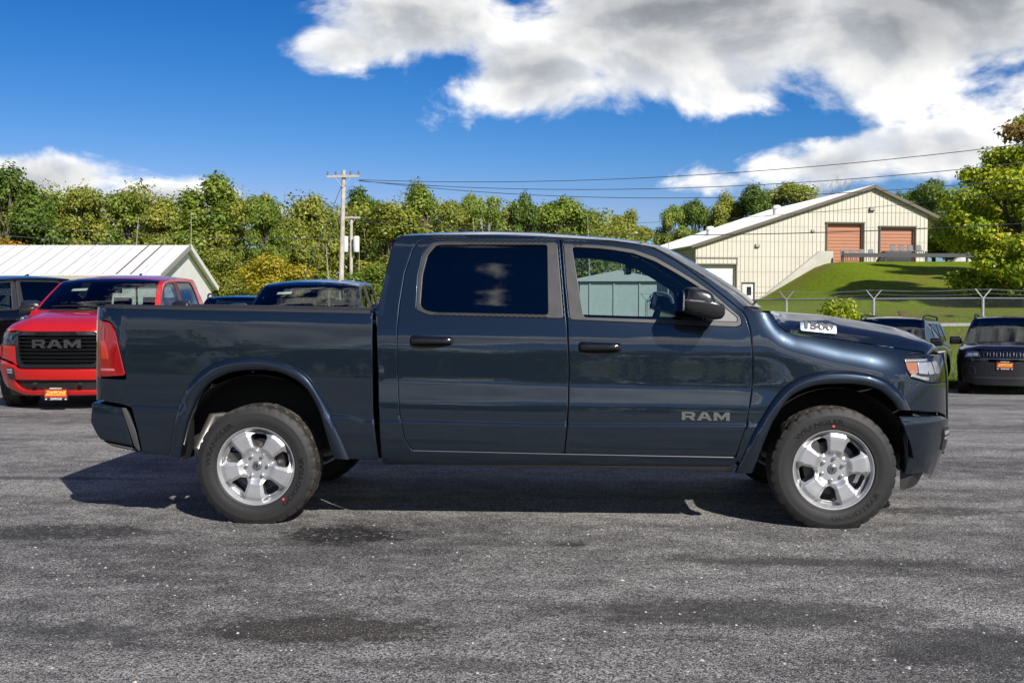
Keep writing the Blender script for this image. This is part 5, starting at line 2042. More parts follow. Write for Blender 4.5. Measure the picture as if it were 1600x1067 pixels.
        # fog lamp at the corner
        fo_ = panel('fog_lamp', fillet([(VY(.735), .610), (VY(.60), .610), (VY(.60), .455), (VY(.72), .465)], .02), nose(TUCK(.020)), black, root, step=.025, sign=1, flange=.02, roll=.004, eps=6e-3)
        panel('lens', fillet([(VY(.72), .595), (VY(.63), .595), (VY(.63), .535), (VY(.715), .535)], .012), nose(TUCK(.026)), lampw, fo_, step=.02, sign=1, flange=.006, roll=.003, eps=6e-3)
        panel('lens_divider', fillet([(VY(.726), .570), (VY(.62), .570), (VY(.62), .560), (VY(.724), .560)], .003), nose(TUCK(.029)), black, fo_, step=.02, sign=1, flange=.006, roll=.002, eps=6e-3)
        # ---------- wheels, wells, flap
        for ax in (AX_F, AX_R):
            rad = .495 if ax > 0 else .565
            hz = HUB + .02
            b = MB()
            vs, fs = [], []
            n = 26
            for j in range(n + 1):
                a = R(6 + 168 * j / n)
                vs += [(ax + rad * math.cos(a), s * .975, hz + rad * math.sin(a)), (ax + rad * math.cos(a), s * .52, hz + rad * math.sin(a))]
            fs = [(2 * j, 2 * j + 1, 2 * j + 3, 2 * j + 2) for j in range(n)]
            c = len(vs)
            vs.append((ax, s * .52, hz))
            fs += [(2 * j + 1, 2 * j + 3, c) for j in range(n)]
            b.raw(vs, fs)
            b.build('wheel_well_liner', dark, root, smooth=True)
        wheel(root, AX_F, s, spin[0] if s < 0 else 20, steer=-2.5 if s < 0 else -2.5, dot=91 if s < 0 else None)
        wheel(root, AX_R, s, spin[1] if s < 0 else 50, dot=-49 if s < 0 else None)
        b = MB()
        b.box((-2.325, s * .855, .575), (.014, .25, .34))
        b.box((-2.322, s * .855, .745), (.03, .26, .03))
        b.build('mud_flap', black, root, bevel=.004)
        # ---------- mirror
        mo = [(.862, 1.451), (.878, 1.511), (.893, 1.520), (.946, 1.518), (1.003, 1.503), (1.032, 1.482), (1.053, 1.429), (1.095, 1.418), (1.114, 1.405), (1.114, 1.349),
              (1.095, 1.324), (1.046, 1.317), (.973, 1.337), (.889, 1.360), (.860, 1.379), (.858, 1.416)]
        mo = fillet(mo, .012, 3)
        ctr = np.array(mo).mean(0)
        rings = [(-.985, .62), (-1.02, .86), (-1.06, .97), (-1.12, 1.0), (-1.18, .985), (-1.215, .93), (-1.235, .83), (-1.247, .62), (-1.251, .3), (-1.252, .02)]
        vs, fs = [], []
        k = len(mo)
        for y, sc in rings:
            for p in mo:
                q = ctr + (np.array(p) - ctr) * sc
                vs.append((float(q[0]) + (abs(y) - 1.12) * .10, -s * y, float(q[1])))
        for i in range(len(rings) - 1):
            for j in range(k):
                j2 = (j + 1) % k
                fs.append((i * k + j, i * k + j2, (i + 1) * k + j2, (i + 1) * k + j))
        mir = MB().raw(vs, fs).build('mirror', mat('mirror_cap', (0.012, 0.012, 0.013), .28, coat=.4), root, smooth=True)
        b = MB()
        b.box((1.06, s * .955, 1.365), (.085, .20, .075))
        b.build('mirror_arm', black, mir, bevel=.02)
        b = MB()
        b.tube([(.872, s * 1.205, 1.437), (.90, s * 1.238, 1.436), (.96, s * 1.2485, 1.432), (1.02, s * 1.243, 1.424)], [.006, .008, .008, .005], 8)
        b.build('mirror_signal', mat('signal_smoke', (0.16, 0.16, 0.17), .1, coat=1), mir, smooth=True)
        # glass on the rear face
        b = MB()
        b.prism(fillet([(s * 1.04, 1.37), (s * 1.20, 1.37), (s * 1.215, 1.49), (s * 1.04, 1.49)], .03), .8525, .862, lambda u, v, w: (w + (abs(u) - 1.12) * .10, u, v))
        b.build('mirror_glass', mat('mirror_silver', (.85, .88, .9), .02, 1.0), mir)
        # ---------- badges
        V, Fc = letters_mesh('RAM', .052, .006)
        (bx0, bz1), (bx1, bz0) = P('ram')
        cx, cz = (bx0 + bx1) / 2, (bz0 + bz1) / 2
        vv = []
        for a, bb, c in V:
            x, z = cx + (a if s < 0 else -a), cz + c - RAKE * a * (1 if s < 0 else -1) * .8
            vv.append((x, s * (float(W(x, z)) - bb), z))
        MB().raw(vv, Fc).build('door_badge', mat('badge_steel', (0.32, 0.325, 0.33), .2, .9), root)
        # plate on the flank of the hood
        sx = (1.754 - 1.445) / (2.444 - 1.445)
        tt = -.93
        pc = Vector(hood_pt(sx - .02, s * .945))
        du = (Vector(hood_pt(sx + .05, s * .945)) - Vector(hood_pt(sx - .07, s * .945))).normalized()
        dv = Vector((0, -s * .42, 1)).normalized()
        nn = du.cross(dv) * (1 if s < 0 else -1)
        nn = nn if nn.y * s > 0 else -nn
        nn.normalize()
        dv = nn.cross(du)
        if dv.z < 0: dv = -dv
        ctr = Vector((1.754, 0, 1.263))
        ctr.y = pc.y - (-1 if s < 0 else 1) * 0.0 + s * .012
        mv = lambda u, v, w: tuple(ctr + du * (u if s < 0 else u) + dv * v + nn * w)
        b = MB()
        b.prism(fillet([(-.118, -.030), (.118, -.030), (.118, .030), (-.118, .030)], .012), -.03, .006, mv)
        bd = b.build('hood_badge', mat('badge_chrome', (.40, .46, .53), .2, .9), root, bevel=.002)
        me = text_mesh('1500', .064, .0018, .0030)
        xs = [v.co.x for v in me.vertices]
        k_ = .185 / (max(xs) - min(xs))
        flip_ = 1 if s < 0 else -1
        warp(me, lambda c: Vector(mv(flip_ * (c.x * k_) - .006 * flip_, c.y * .98 + .006, .0115 + c.z)))
        link_mesh('badge_number', me, mat('number_black', (.010, .011, .014), .55), bd)

    # ---------- roof, windshield, cab back
    bx = [-.955] + [p[0] for p in T['roofline']]
    bz = [1.853] + [p[1] for p in T['roofline']]
    S_ = np.linspace(0, 1, len(bx))

    def rim_pt(f):
        return float(np.interp(f, S_, bx)), float(np.interp(f, S_, bz))
    f_head = float(S_[7])

    def cap(f, t, lift=0.0):
        x, z = rim_pt(f)
        w = float(W(x, z)) - .004
        k = 1 - abs(t) ** 2.6
        g = max(0.0, (f - f_head) / (1 - f_head))
        h = min(1.0, f / f_head)
        crown = .030 + .022 * math.sin(math.pi * min(h, 1.0) * .9) if f < f_head else .034 - .05 * g
        bul = 0.10 * max(0, h - .75) / .25 if f < f_head else .10 + .13 * g
        bul -= .05 * max(0, .12 - h) / .12
        return (x + bul * k, t * w, z + crown * k + lift)
    sheet('roof', 40, 36, lambda s_, t_: cap(s_ * f_head, -1 + 2 * t_), paint, root)
    sheet('headliner', 12, 12, lambda s_, t_: cap(s_ * f_head, (-1 + 2 * t_) * .97, -.045), inter, root)
    sheet('windshield', 24, 30, lambda s_, t_: cap(f_head + (1 - f_head) * (.02 + .98 * s_), (-1 + 2 * t_) * .975, .001), g_wind, root)

    def apil(s_, t_, sd):
        a, bb = cap(f_head + (1 - f_head) * s_, sd * 1.0), cap(f_head + (1 - f_head) * s_, sd * .945, .004)
        return tuple(np.array(a) * (1 - t_) + np.array(bb) * t_)
    for s in (-1, 1):
        sheet('a_pillar', 24, 3, lambda s_, t_: apil(s_, t_, s), paint, root)
    ant = MB()
    ant.prism(fillet([(-.06, 0), (.08, 0), (-.05, .055), (-.07, .05)], .01), -.012, .012, lambda u, v, w: (u - .55, w, v + 1.905))
    ant.build('roof_antenna', gloss, root, bevel=.004)

    # back of the cab with a sliding window
    bk = [(1.857, -.95), (1.822, -.972), (1.70, -1.002), (1.52, -1.035), (1.355, -1.055), (1.05, -1.049), (.68, -1.034), (.42, -1.022)]

    def back(y, z):
        x = np.interp(z, [b_[0] for b_ in bk[::-1]], [b_[1] for b_ in bk[::-1]])
        return np.stack([x + .004 + .05 * (np.abs(y) / .95) ** 4 * 0 - .02 * (1 - (y / .95) ** 2), y, z], 1)
    wz = lambda z, k=1.0: float(W(-1.0, z)) * k
    bo = [(-wz(.42), .42), (-wz(1.0), 1.0), (-wz(1.355), 1.355), (-wz(1.6), 1.6), (-wz(1.80) + .02, 1.80), (-wz(1.85) + .05, 1.86)]
    bo = bo + [(-y, z) for y, z in bo[::-1]]
    rw = fillet([(-.66, 1.40), (-.60, 1.745), (.60, 1.745), (.66, 1.40)], .05)
    panel('cab_back', bo, back, paint, root, holes=[rw], step=.08, sign=-1, flange=.03)
    rwin = panel('rear_window', rw, lambda y, z: back(y, z) + np.array([.01, 0, 0]), g_priv if False else glass_mat('rear_glass', (.35, .40, .40)), root, step=.08, sign=-1, flange=0, roll=0)
    b = MB()
    for y in (-.23, .23):
        b.bar(tuple(back(np.array([y]), np.array([1.40]))[0]), tuple(back(np.array([y * .95]), np.array([1.745]))[0]), .03, .02)
    b.build('slider_frame', black, rwin)

    # ---------- hood, cowl
    sheet('hood', 56, 60, lambda s_, t_: hood_pt(s_, -1 + 2 * t_), paint, root, flip=False)

    def hood_nose(s_, t_):
        t = -1 + 2 * t_
        a = np.array(hood_pt(1.0, t))
        q = s_
        return (a[0] + .02 * math.sin(q * 2.2), a[1], a[2] - .05 * q)
    sheet('hood_lip', 6, 60, hood_nose, paint, root)

    def cowl(s_, t_):
        t = -1 + 2 * t_
        a = np.array(cap(1.0, t * .96, .0)) + np.array([-.03, 0, .004])
        bb = np.array(hood_pt(0.0, t * .99)) + np.array([.02, 0, -.016])
        m_ = a * (1 - s_) + bb * s_
        m_[2] -= .02 * math.sin(math.pi * s_)
        return tuple(m_)
    sheet('cowl', 6, 40, cowl, black, root)
    for y0, y1 in ((-.62, .05), (.02, .66)):
        b = MB()
        pts = [np.array(cap(.985 - .012 * math.sin(math.pi * q), (y0 + (y1 - y0) * q) / .88, .014)) for q in np.linspace(0, 1, 8)]
        b.tube([tuple(p) for p in pts], .008, 6)
        b.build('wiper', black, root, smooth=True)

    # ---------- grille
    gr = [(-.605, 1.060), (-.57, 1.100), (.57, 1.100), (.605, 1.060), (.575, .68), (.51, .612), (-.51, .612), (-.575, .68)]
    gi = [(-.550, 1.045), (.550, 1.045), (.515, .715), (.465, .665), (-.465, .665), (-.515, .715)]
    grille = panel('grille', fillet(gr, .04), front(.010), gloss, root, holes=[fillet(gi, .03)], step=.04, sign=1, flange=.06, roll=.008)
    panel('grille_back', fillet(gi, .02), front(-.07), dark, grille, step=.08, sign=1, flange=0, roll=0)
    for z in np.linspace(.705, 1.010, 7):
        hw = float(np.interp(z, [.665, .715, 1.045], [.47, .515, .55]))
        pts = [(float(F_(np.array([y]), np.array([z]))[0]) - .018, y, z) for y in np.linspace(-hw, hw, 18)]
        b = MB()
        vs, fs = [], []
        for (x, y, zz) in pts:
            vs += [(x + .012, y, zz + .003), (x - .035, y, zz + .014), (x - .035, y, zz - .014), (x + .012, y, zz - .006)]
        for i in range(len(pts) - 1):
            for j in range(4):
                j2 = (j + 1) % 4
                fs.append((4 * i + j, 4 * i + j2, 4 * (i + 1) + j2, 4 * (i + 1) + j))
        b.raw(vs, fs).build('slat', gloss, grille)
    V, Fc = letters_mesh('RAM', .112, .016)
    vv = [(float(F_(np.array([a]), np.array([.93]))[0]) + .006 - bb - .0, a, .935 + c) for a, bb, c in V]
    MB().raw(vv, Fc).build('grille_badge', mat('badge_dark', (.10, .10, .105), .25, .8), grille)
    # front bumper, one piece round the nose
    half = [(float(v_of_y(.50)), .598), (float(v_of_y(.58)), .615), (float(v_of_y(.66)), .668), (float(v_of_y(.78)), .700), (float(v_of_x(2.448)), .706), (float(v_of_x(2.232)), .714),
            (float(v_of_x(2.279)), .605), (float(v_of_x(2.310)), .461), (float(v_of_x(2.328)), .336), (float(v_of_x(2.468)), .334), (float(v_of_y(.70)), .290), (float(v_of_y(.55)), .245)]
    bo = [(-v, z) for v, z in half[::-1]] + half
    bo = fillet(bo, .012)
    hole = fillet([(-.66, .452), (.66, .452), (.64, .345), (.52, .300), (-.52, .300), (-.64, .345)], .03)
    fb_ = panel('front_bumper', bo, nose(TUCK(.012)), paint, root, holes=[hole], step=.03, sign=1, flange=.06, roll=.008, eps=6e-3)
    panel('lower_intake', [(y * 1.01, z) for y, z in hole], nose(TUCK(-.03)), mat('intake_mesh', (.012, .012, .012), .5, bump=1.0, bscale=160), fb_, step=.06, sign=1, flange=0, roll=0)
    b = MB()
    for y in (-.30, .30):
        x = float(F_(np.array([y]), np.array([.40]))[0])
        b.box((x - .01, y, .405), (.03, .05, .03))
    b.build('parking_sensor', black, fb_, bevel=.006)
    b = MB()
    pts = [(float(F_(np.array([y]), np.array([.32]))[0]) - .15, y) for y in np.linspace(-.80, .80, 17)]
    vs, fs = [], []
    for x, y in pts:
        vs += [(x + .03, y, .345), (x - .03, y, .225), (x - .06, y, .225), (x - .06, y, .345)]
    for i in range(16):
        for j in range(4):
            fs.append((4 * i + j, 4 * i + (j + 1) % 4, 4 * i + 4 + (j + 1) % 4, 4 * i + 4 + j))
    fs += [(0, 1, 2, 3), (64, 67, 66, 65)]
    b.raw(vs, fs).build('air_dam', black, root)

    # ---------- tailgate, rear bumper
    tg = lambda y, z: np.stack([-2.925 - .012 * (1 - (y / .8) ** 2) + .02 * ss(1.33, 1.41, z), y, z], 1)
    panel('tailgate', fillet([(-.80, .79), (-.80, 1.392), (.80, 1.392), (.80, .79)], .02), tg, paint, root, step=.06, sign=-1, flange=.05)
    for s in (-1, 1):
        for z0_, z1_, nm_, m__ in ((.79, .937, 'rear_corner', paint), (.942, 1.312, 'tail_light_back', MATS['tail_lens']), (1.317, 1.396, 'rear_corner', paint)):
            vs = []
            for z in (z0_, z1_):
                vs += [(-2.858, s * float(W(-2.858, z)), z), (-2.885, s * float(W(-2.885, z)), z), (-2.910, s * float(W(-2.910, z)), z), (-2.926, s * .805, z)]
            fs = [(j, j + 1, j + 5, j + 4) for j in range(3)]
            MB().raw(vs, fs).build(nm_, m__, root, smooth=True)
    V, Fc = letters_mesh('RAM', .13, .008)
    MB().raw([(-2.940 + bb, -a, 1.12 + c) for a, bb, c in V], Fc).build('tailgate_badge', mat('badge_dark2', (.08, .08, .085), .3, .7), root)
    up = [(-2.700, .762), (-2.925, .778), (-2.938, .655), (-2.903, .580), (-2.872, .532), (-2.640, .486)]
    lo = [(-2.872, .528), (-2.640, .482), (-2.622, .452), (-2.700, .468), (-2.80, .490)]
    for nm, poly, hw, m_, par in (('rear_bumper', up, .945, paint, None), ('rear_bumper_lower', lo, .92, mat('bumper_grey', (.045, .045, .047), .5), 'x')):
        rows = []
        vs, fs = [], []
        ys = [-hw, -hw + .012, -hw + .05, -.6, 0, .6, hw - .05, hw - .012, hw]
        for y in ys:
            e = max(0, abs(y) - (hw - .05)) / .05
            bulge = .035 * (1 - (y / hw) ** 2)
            cx_ = sum(p[0] for p in poly) / len(poly)
            cz_ = sum(p[1] for p in poly) / len(poly)
            kk = 1 - .10 * e ** 2
            for x, z in poly:
                vs.append((cx_ + (x - cx_) * kk - (bulge if x < -2.75 else 0), y, cz_ + (z - cz_) * kk))
        k = len(poly)
        for i in range(len(ys) - 1):
            for j in range(k):
                fs.append((i * k + j, i * k + (j + 1) % k, (i + 1) * k + (j + 1) % k, (i + 1) * k + j))
        fs += [tuple(range(k)), tuple(range((len(ys) - 1) * k, len(ys) * k))[::-1]]
        MB().raw(vs, fs).build(nm, m_, root, bevel=.010, seg=3)
    for s in (-1, 1):
        b = MB()
        pl = [(-2.690, .745), (-2.722, .748), (-2.640, .500), (-2.612, .465), (-2.598, .470), (-2.625, .60)]
        b.prism(pl, s * .90, s * .958, lambda u, v, w: (u, w, v))
        b.build('bumper_end_trim', MATS['bumper_grey'], root, bevel=.008)
    # ---------- bed box inside
    b = MB()
    b.box((-1.98, 0, 1.00), (1.78, 1.60, .04))
    for s in (-1, 1):
        b.box((-1.98, s * .835, 1.18), (1.78, .05, .38))
    b.box((-1.12, 0, 1.02), (.05, 1.72, .66))
    b.box((-2.86, 0, 1.06), (.05, 1.62, .60))
    b.build('bed_liner', dark, root)
    for s in (-1, 1):
        b = MB()
        pts = [(x_, float(np.interp(x_, [-2.845, -1.10], [1.397, 1.363]))) for x_ in [-2.845, -2.83, -2.80, -2.76, -2.70, -2.6, -2.4, -2.1, -1.8, -1.5, -1.10]]
        vs, fs = [], []
        for x, z in pts:
            w = float(W(x, z))
            vs += [(x, s * (w + .004), z - .008), (x, s * (w + .002), z + .010), (x, s * (w - .03), z + .019), (x, s * .80, z + .016), (x, s * .80, z - .03)]
        for i in range(len(pts) - 1):
            for j in range(4):
                fs.append((5 * i + j, 5 * i + j + 1, 5 * i + 6 + j, 5 * i + 5 + j))
        k5 = 5 * (len(pts) - 1)
        fs += [(0, 1, 2, 3, 4), tuple(k5 + q for q in range(5))]
        b.raw(vs, fs).build('bed_rail_cap', black, root)
    # ---------- underbody
    b = MB()
    b.box((.1, 0, .47), (2.36, 1.78, .10))
    for s in (-1, 1):
        b.box((-.1, s * .45, .50), (5.0, .09, .15))
        b.box((1.0, s * .885, .52), (.5, .10, .12))
    b.box((2.0, 0, .72), (.95, .98, .55))
    b.tube([(AX_R, -.8, HUB), (AX_R, .8, HUB)], .055, 12)
    b.lathe([(0, -.14), (.10, -.12), (.15, 0), (.10, .12), (0, .14)], 16, c=(AX_R, 0, HUB))
    b.tube([(AX_F, -.8, HUB), (AX_F, .8, HUB)], .045, 12)
    b.box((-2.62, 0, .60), (.45, 1.5, .10))
    b.build('chassis', dark, root)
    b = MB()
    b.tube([(-1.2, -.45, .46), (-1.75, -.50, .56), (-2.08, -.56, .66), (-2.19, -.74, .66), (-2.25, -.865, .46)], .036, 14)
    b.build('exhaust_pipe', mat('exhaust_steel', (.42, .40, .38), .28, .9, vary=.2), root, smooth=True)
    # ---------- cabin
    b = MB()
    b.box((.2, 0, .56), (2.3, 1.66, .06))
    b.box((-.93, 0, .95), (.06, 1.6, .85))
    b.build('cabin_floor', inter, root)
    b = MB()
    b.raw([(1.36, y, z) for y in (-.82, .82) for z in (.6, 1.30)] + [(1.02, y, z) for y in (-.82, .82) for z in (.85, 1.20)] + [(.98, y, 1.10) for y in (-.82, .82)],
          [(0, 1, 3, 2), (1, 5, 7, 3), (5, 8, 9, 7), (8, 4, 6, 9), (4, 0, 2, 6), (0, 4, 8, 5, 1), (2, 3, 7, 9, 6)])
    b.build('dashboard', inter, root, bevel=.02)
    b = MB()
    b.box((.62, 0, .80), (.9, .30, .36))
    b.build('centre_console', inter, root, bevel=.03)
    b = MB()
    ring = [(.80 + .06 * math.sin(a), .40 + .185 * math.cos(a), 1.21 + .175 * math.sin(a)) for a in np.linspace(0, 2 * math.pi, 29)]
    b.tube(ring, .015, 8, caps=False)
    b.bar((.83, .40, 1.19), (1.05, .40, 1.12), .06)
    b.bar((.80, .23, 1.21), (.80, .57, 1.21), .03, .05)
    b.build('steering_wheel', inter, root, smooth=True)
    for sx, sy, wd in ((.36, -.40, .50), (.36, .40, .50), (-.62, -.40, .62), (-.62, .40, .62)):
        st = MB()
        st.box((sx + .12, sy, .80), (.54, wd, .16))
        se = st.build('seat', seatm, root, bevel=.05, seg=3)
        st = MB()
        m_ = Matrix.Rotation(R(-16 if sx > 0 else -12), 3, 'Y')
        st.box((sx - .17, sy, 1.08), (.14, wd - .02, .58), mtx=m_)
        st.build('backrest', seatm, se, bevel=.05, seg=3)
        st = MB()
        st.box((sx - .275 if sx > 0 else sx - .25, sy, 1.475), (.10, .27, .17), mtx=m_)
        for q in (-.06, .06):
            st.box((sx - .25 if sx > 0 else sx - .235, sy + q, 1.375), (.014, .014, .10), mtx=m_)
        st.build('headrest', seatm, se, bevel=.03, seg=3)
    b = MB()
    b.box((.60, 0, 1.66), (.04, .22, .07))
    b.bar((.64, 0, 1.70), (.72, 0, 1.76), .02)
    b.build('inside_mirror', gloss, root, bevel=.012)
    return root

blue = paint_mat('paint_blue', (0.0095, 0.0165, 0.0275), metal=0.5, rough=0.30)
hero = build_truck('pickup_truck', blue)
hero.location = (-0.101, 0, 0)
tag(hero, 'dark blue crew-cab pickup truck parked broadside in the foreground', 'pickup truck')

# ================================================================ other vehicles
def licence_plate(parent, x, y, z, par_rot=0.0):
    """dealer plate facing +x of the car: black frame, red card, yellow and white lettering"""
    m = MB()
    m.prism(fillet([(-.160, -.086), (.160, -.086), (.160, .086), (-.160, .086)], .012), x, x + .012, lambda u, v, w: (w, y + u, z + v))
    pl = m.build('licence_plate', mat('plate_frame', (.012, .012, .012), .4), parent)
    m = MB()
    m.prism([(-.148, -.048), (.148, -.048), (.148, .060), (-.148, .060)], x + .012, x + .0135, lambda u, v, w: (w, y + u, z + v))
    m.build('plate_card', mat('plate_red', (.42, .035, .022), .35), pl)
    for body, size, zz, wdt, sh, m_ in (('ZAPPONE', .064, .014, .27, .25, mat('plate_yellow', (.85, .58, .09), .5)), ('NORWICH NY', .026, .072, .16, 0, mat('plate_white', (.8, .8, .8), .5)),
                                        ('ZAPPONE', .034, -.067, .16, .2, mat('plate_white', (.8, .8, .8), .5))):
        me = text_mesh(body, size, 0.0, .0018 if size > .05 else .0006, sh)
        xs_ = [v.co.x for v in me.vertices]
        k = wdt / (max(xs_) - min(xs_))
        warp(me, lambda c: Vector((x + .0148, y + c.x * k, z + zz + c.y)))
        link_mesh('lettering', me, m_, pl)
    m = MB()
    m.prism([(-.140, -.012), (.140, -.016), (.140, -.022), (-.142, -.020)], x + .0135, x + .0143, lambda u, v, w: (w, y + u, z + v))
    m.build('underline', MATS['plate_yellow'], pl)
    for sx in (-1, 1):
        m = MB()
        m.prism([(sx * .115, -.062), (sx * .142, -.062), (sx * .138, -.076), (sx * .122, -.076)], x + .012, x + .0135, lambda u, v, w: (w, y + u, z + v))
        m.build('corner_mark', MATS['plate_white'], pl)
    return pl


def recolour(root, old, new):
    for o in [root] + list(root.children_recursive):
        if o.type == 'MESH':
            for sl in o.material_slots:
                if sl.material == old:
                    sl.link = 'OBJECT'
                    sl.material = new


def copy_truck(loc, rz, paint, lab, plate=True, sticker=True):
    t = copy_tree(hero)
    t.location = loc
    t.rotation_euler = (0, 0, rz)
    recolour(t, blue, paint)
    for k in ('label', 'category', 'group'):
        if k in t: del t[k]
    tag(t, lab, 'pickup truck', 'pickup trucks parked in the row behind')
    if plate: licence_plate(t, 2.785, 0, .275)
    if sticker:
        m = MB()
        pts = []
        vs = [(1.005, -.50, 1.652), (1.005, -.27, 1.662), (.955, -.265, 1.695), (.955, -.49, 1.686)]
        m.raw(vs, [(0, 1, 2, 3)])
        m.build('window_sticker', mat('paper_white', (.8, .8, .78), .6), t)
    return t


def row_spot(px, dep):
    c = cpt((px - 800) / 1715.0 * dep, dep, 0)
    return c


HEAD = R(-90 + 2.4)
c = row_spot(87, 14.5 + 2.77)
c = cpt((87 - 800) / 1715 * 14.5, 14.5 + 2.77, 0)
red = paint_mat('paint_red', (0.46, 0.011, 0.011), metal=.12, rough=.35)
rtk = copy_truck((c[0], c[1], g1(c[0], c[1]) - .035), HEAD, red, 'bright red pickup truck with black grille facing the camera at left')
c = cpt(-3.22, 15.6 + 2.77, 0)
gp = paint_mat('paint_slate', (0.012, 0.017, 0.022), metal=.35, rough=.4)
gtk = copy_truck((c[0], c[1], g1(c[0], c[1]) - .03), HEAD, gp, 'slate grey pickup truck behind the bed of the blue truck')
c = cpt(-9.1, 19.4, 0)
bp2 = paint_mat('paint_black', (0.003, 0.0035, 0.0045), metal=.2, rough=.3)
btk = copy_truck((c[0], c[1], g1(c[0], c[1])), R(-122), bp2, 'black pickup truck at the left edge behind the red truck', plate=False, sticker=False)


# ---------------------------------------------------------------- black sport utility
def build_suv(lab):
    root = empty('sport_utility_car')
    body = bp2
    blackp = mat('suv_plastic', (.009, .009, .010), .45)
    gloss = MATS['gloss_black']
    dark = MATS['underbody_black']
    gl = MATS['privacy_glass']
    wsg = MATS['windshield_glass']
    zz_ = np.arange(.1, 1.9, .01)
    pr_ = np.interp(zz_, [.1, .24, .32, .5, .7, .88, 1.0, 1.08, 1.3, 1.55, 1.62, 1.9], [.80, .88, .915, .935, .935, .925, .90, .865, .80, .72, .68, .4])
    kk = np.exp(-.5 * (np.arange(-12, 13) / 3.0) ** 2)
    kk /= kk.sum()
    pr_ = np.convolve(np.pad(pr_, 12, mode='edge'), kk, 'valid')

    def W2(x, z):
        x = np.asarray(x, float)
        z = np.asarray(z, float)
        w = np.interp(z, zz_, pr_)
        u = np.clip((x - 1.45) / .85, 0, .9999)
        w = w * (1 - u ** 2.5) ** (1 / 2.5)
        v = np.clip((-1.9 - x) / .42, 0, .999)
        return w * (1 - v ** 3) ** (1 / 3)
    FX2 = 1.45 + .85 * np.sin(np.linspace(0, math.pi / 2, 120)) * .9999

    def F2(y, z):
        y = np.abs(np.asarray(y, float))
        wg = W2(FX2[None, :], np.asarray(z, float)[:, None])
        return np.array([np.interp(y[i], wg[i, ::-1], FX2[::-1]) for i in range(len(y))])
    sd_ = lambda s, o=0.0: (lambda x, z: np.stack([x, s * (W2(x, z) + o), z], 1))
    fr_ = lambda o=0.0: (lambda y, z: np.stack([F2(y, z) + o - .06 * ss(.75, 1.0, z), y, z], 1))
    arch = lambda cx, r: [(cx + r * math.cos(R(a)), .36 + r * math.sin(R(a))) for a in range(178, 0, -9)]
    for s in (-1, 1):
        sg = -s
        out = [(-2.28, .40), (-2.28, 1.0), (-2.2, 1.06), (1.05, 1.02), (1.30, 1.03), (1.95, .93), (2.05, .86), (2.05, .30), (1.36 + .43, .27)] + arch(1.36, .43)[::-1] + \
              [(.93, .27), (-.93, .27)] + arch(-1.36, .43)[::-1] + [(-1.80, .30)]
        panel('body_side', out, sd_(s), body, root, step=.06, sign=sg, flange=.03)
        for cx in (1.36, -1.36):
            ring = arch(cx, .50) + arch(cx, .425)[::-1]
            panel('arch_cladding', ring, sd_(s, .015), blackp, root, step=.05, sign=sg, flange=.05, roll=.004)
        up = [(-2.10, 1.06), (-1.95, 1.40), (-1.70, 1.60), (-.2, 1.645), (.25, 1.60), (.62, 1.42), (1.10, 1.04)]
        w1 = fillet([(-.30, 1.10), (-.30, 1.53), (.16, 1.51), (.50, 1.37), (.78, 1.11)], .03)
        w2 = fillet([(-.42, 1.10), (-.42, 1.53), (-1.15, 1.52), (-1.20, 1.12)], .03)
        w3 = fillet([(-1.32, 1.13), (-1.28, 1.51), (-1.62, 1.48), (-1.85, 1.16)], .03)
        panel('cabin_side', fillet(up, .03), sd_(s, -.002), body, root, holes=[w1, w2, w3], step=.06, sign=sg, flange=.03)
        for w in (w1, w2, w3):
            panel('side_window', w, sd_(s, -.012), gl, root, step=.08, sign=sg, flange=0, roll=0)
        b = MB()
        b.tube([(-1.65, s * .66, 1.63), (-1.5, s * .665, 1.695), (-.2, s * .67, 1.715), (.15, s * .665, 1.68), (.28, s * .66, 1.60)], [.02, .022, .022, .022, .018], 8)
        b.build('roof_rail', blackp, root, smooth=True)
        b = MB()
        b.box((.72, s * 1.02, 1.13), (.15, .24, .17))
        mm = b.build('mirror', gloss, root, bevel=.04, seg=3)
        MB().box((.75, s * .90, 1.08), (.08, .12, .06)).build('mirror_arm', blackp, mm)
        for cx in (1.36, -1.36):
            b = MB()
            b.lathe([(.20, -.09), (.25, -.115), (.31, -.115), (.345, -.095), (.362, -.06), (.365, 0), (.362, .06), (.345, .095), (.25, .11)], 40)
            w_ = b.build('wheel', MATS['tyre_rubber'], root, smooth=True, loc=(cx, s * .80, .36), rot=(0, 0, 0 if s < 0 else math.pi))
            b = MB()
            b.lathe([(0, -.085), (.05, -.09), (.06, -.075), (.18, -.085), (.215, -.10), (.225, -.09), (.22, .05)], 30)
            b.build('rim', mat('dark_alloy', (.05, .05, .052), .3, .7), w_, smooth=True)
            for k in range(5):
                a = R(72 * k + 18)
                MB().bar((.04 * math.cos(a), -.095, .04 * math.sin(a)), (.21 * math.cos(a), -.10, .21 * math.sin(a)), .05, .03, up=(0, 1, 0)).build('spoke', MATS['dark_alloy'], w_)
        # front lamps
        y0 = float(W2(2.05, .85))
        hp = fillet([(s * (y0 + .015), .80), (s * (y0 + .01), .93), (s * .50, .92), (s * .46, .80)], .02)
        lamp = panel('headlight', hp, fr_(.012), mat('suv_lamp', (.10, .11, .12), .08, .5, coat=1), root, step=.03, sign=1, flange=.03, roll=.004)
        for ya, yb in ((y0 - .03, y0 - .13), (.60, .51)):
            panel('lamp_unit', fillet([(s * ya, .885), (s * yb, .885), (s * yb, .825), (s * ya, .825)], .02), fr_(.016), MATS['lamp_reflector'], lamp, step=.03, sign=1, flange=.004, roll=.003)
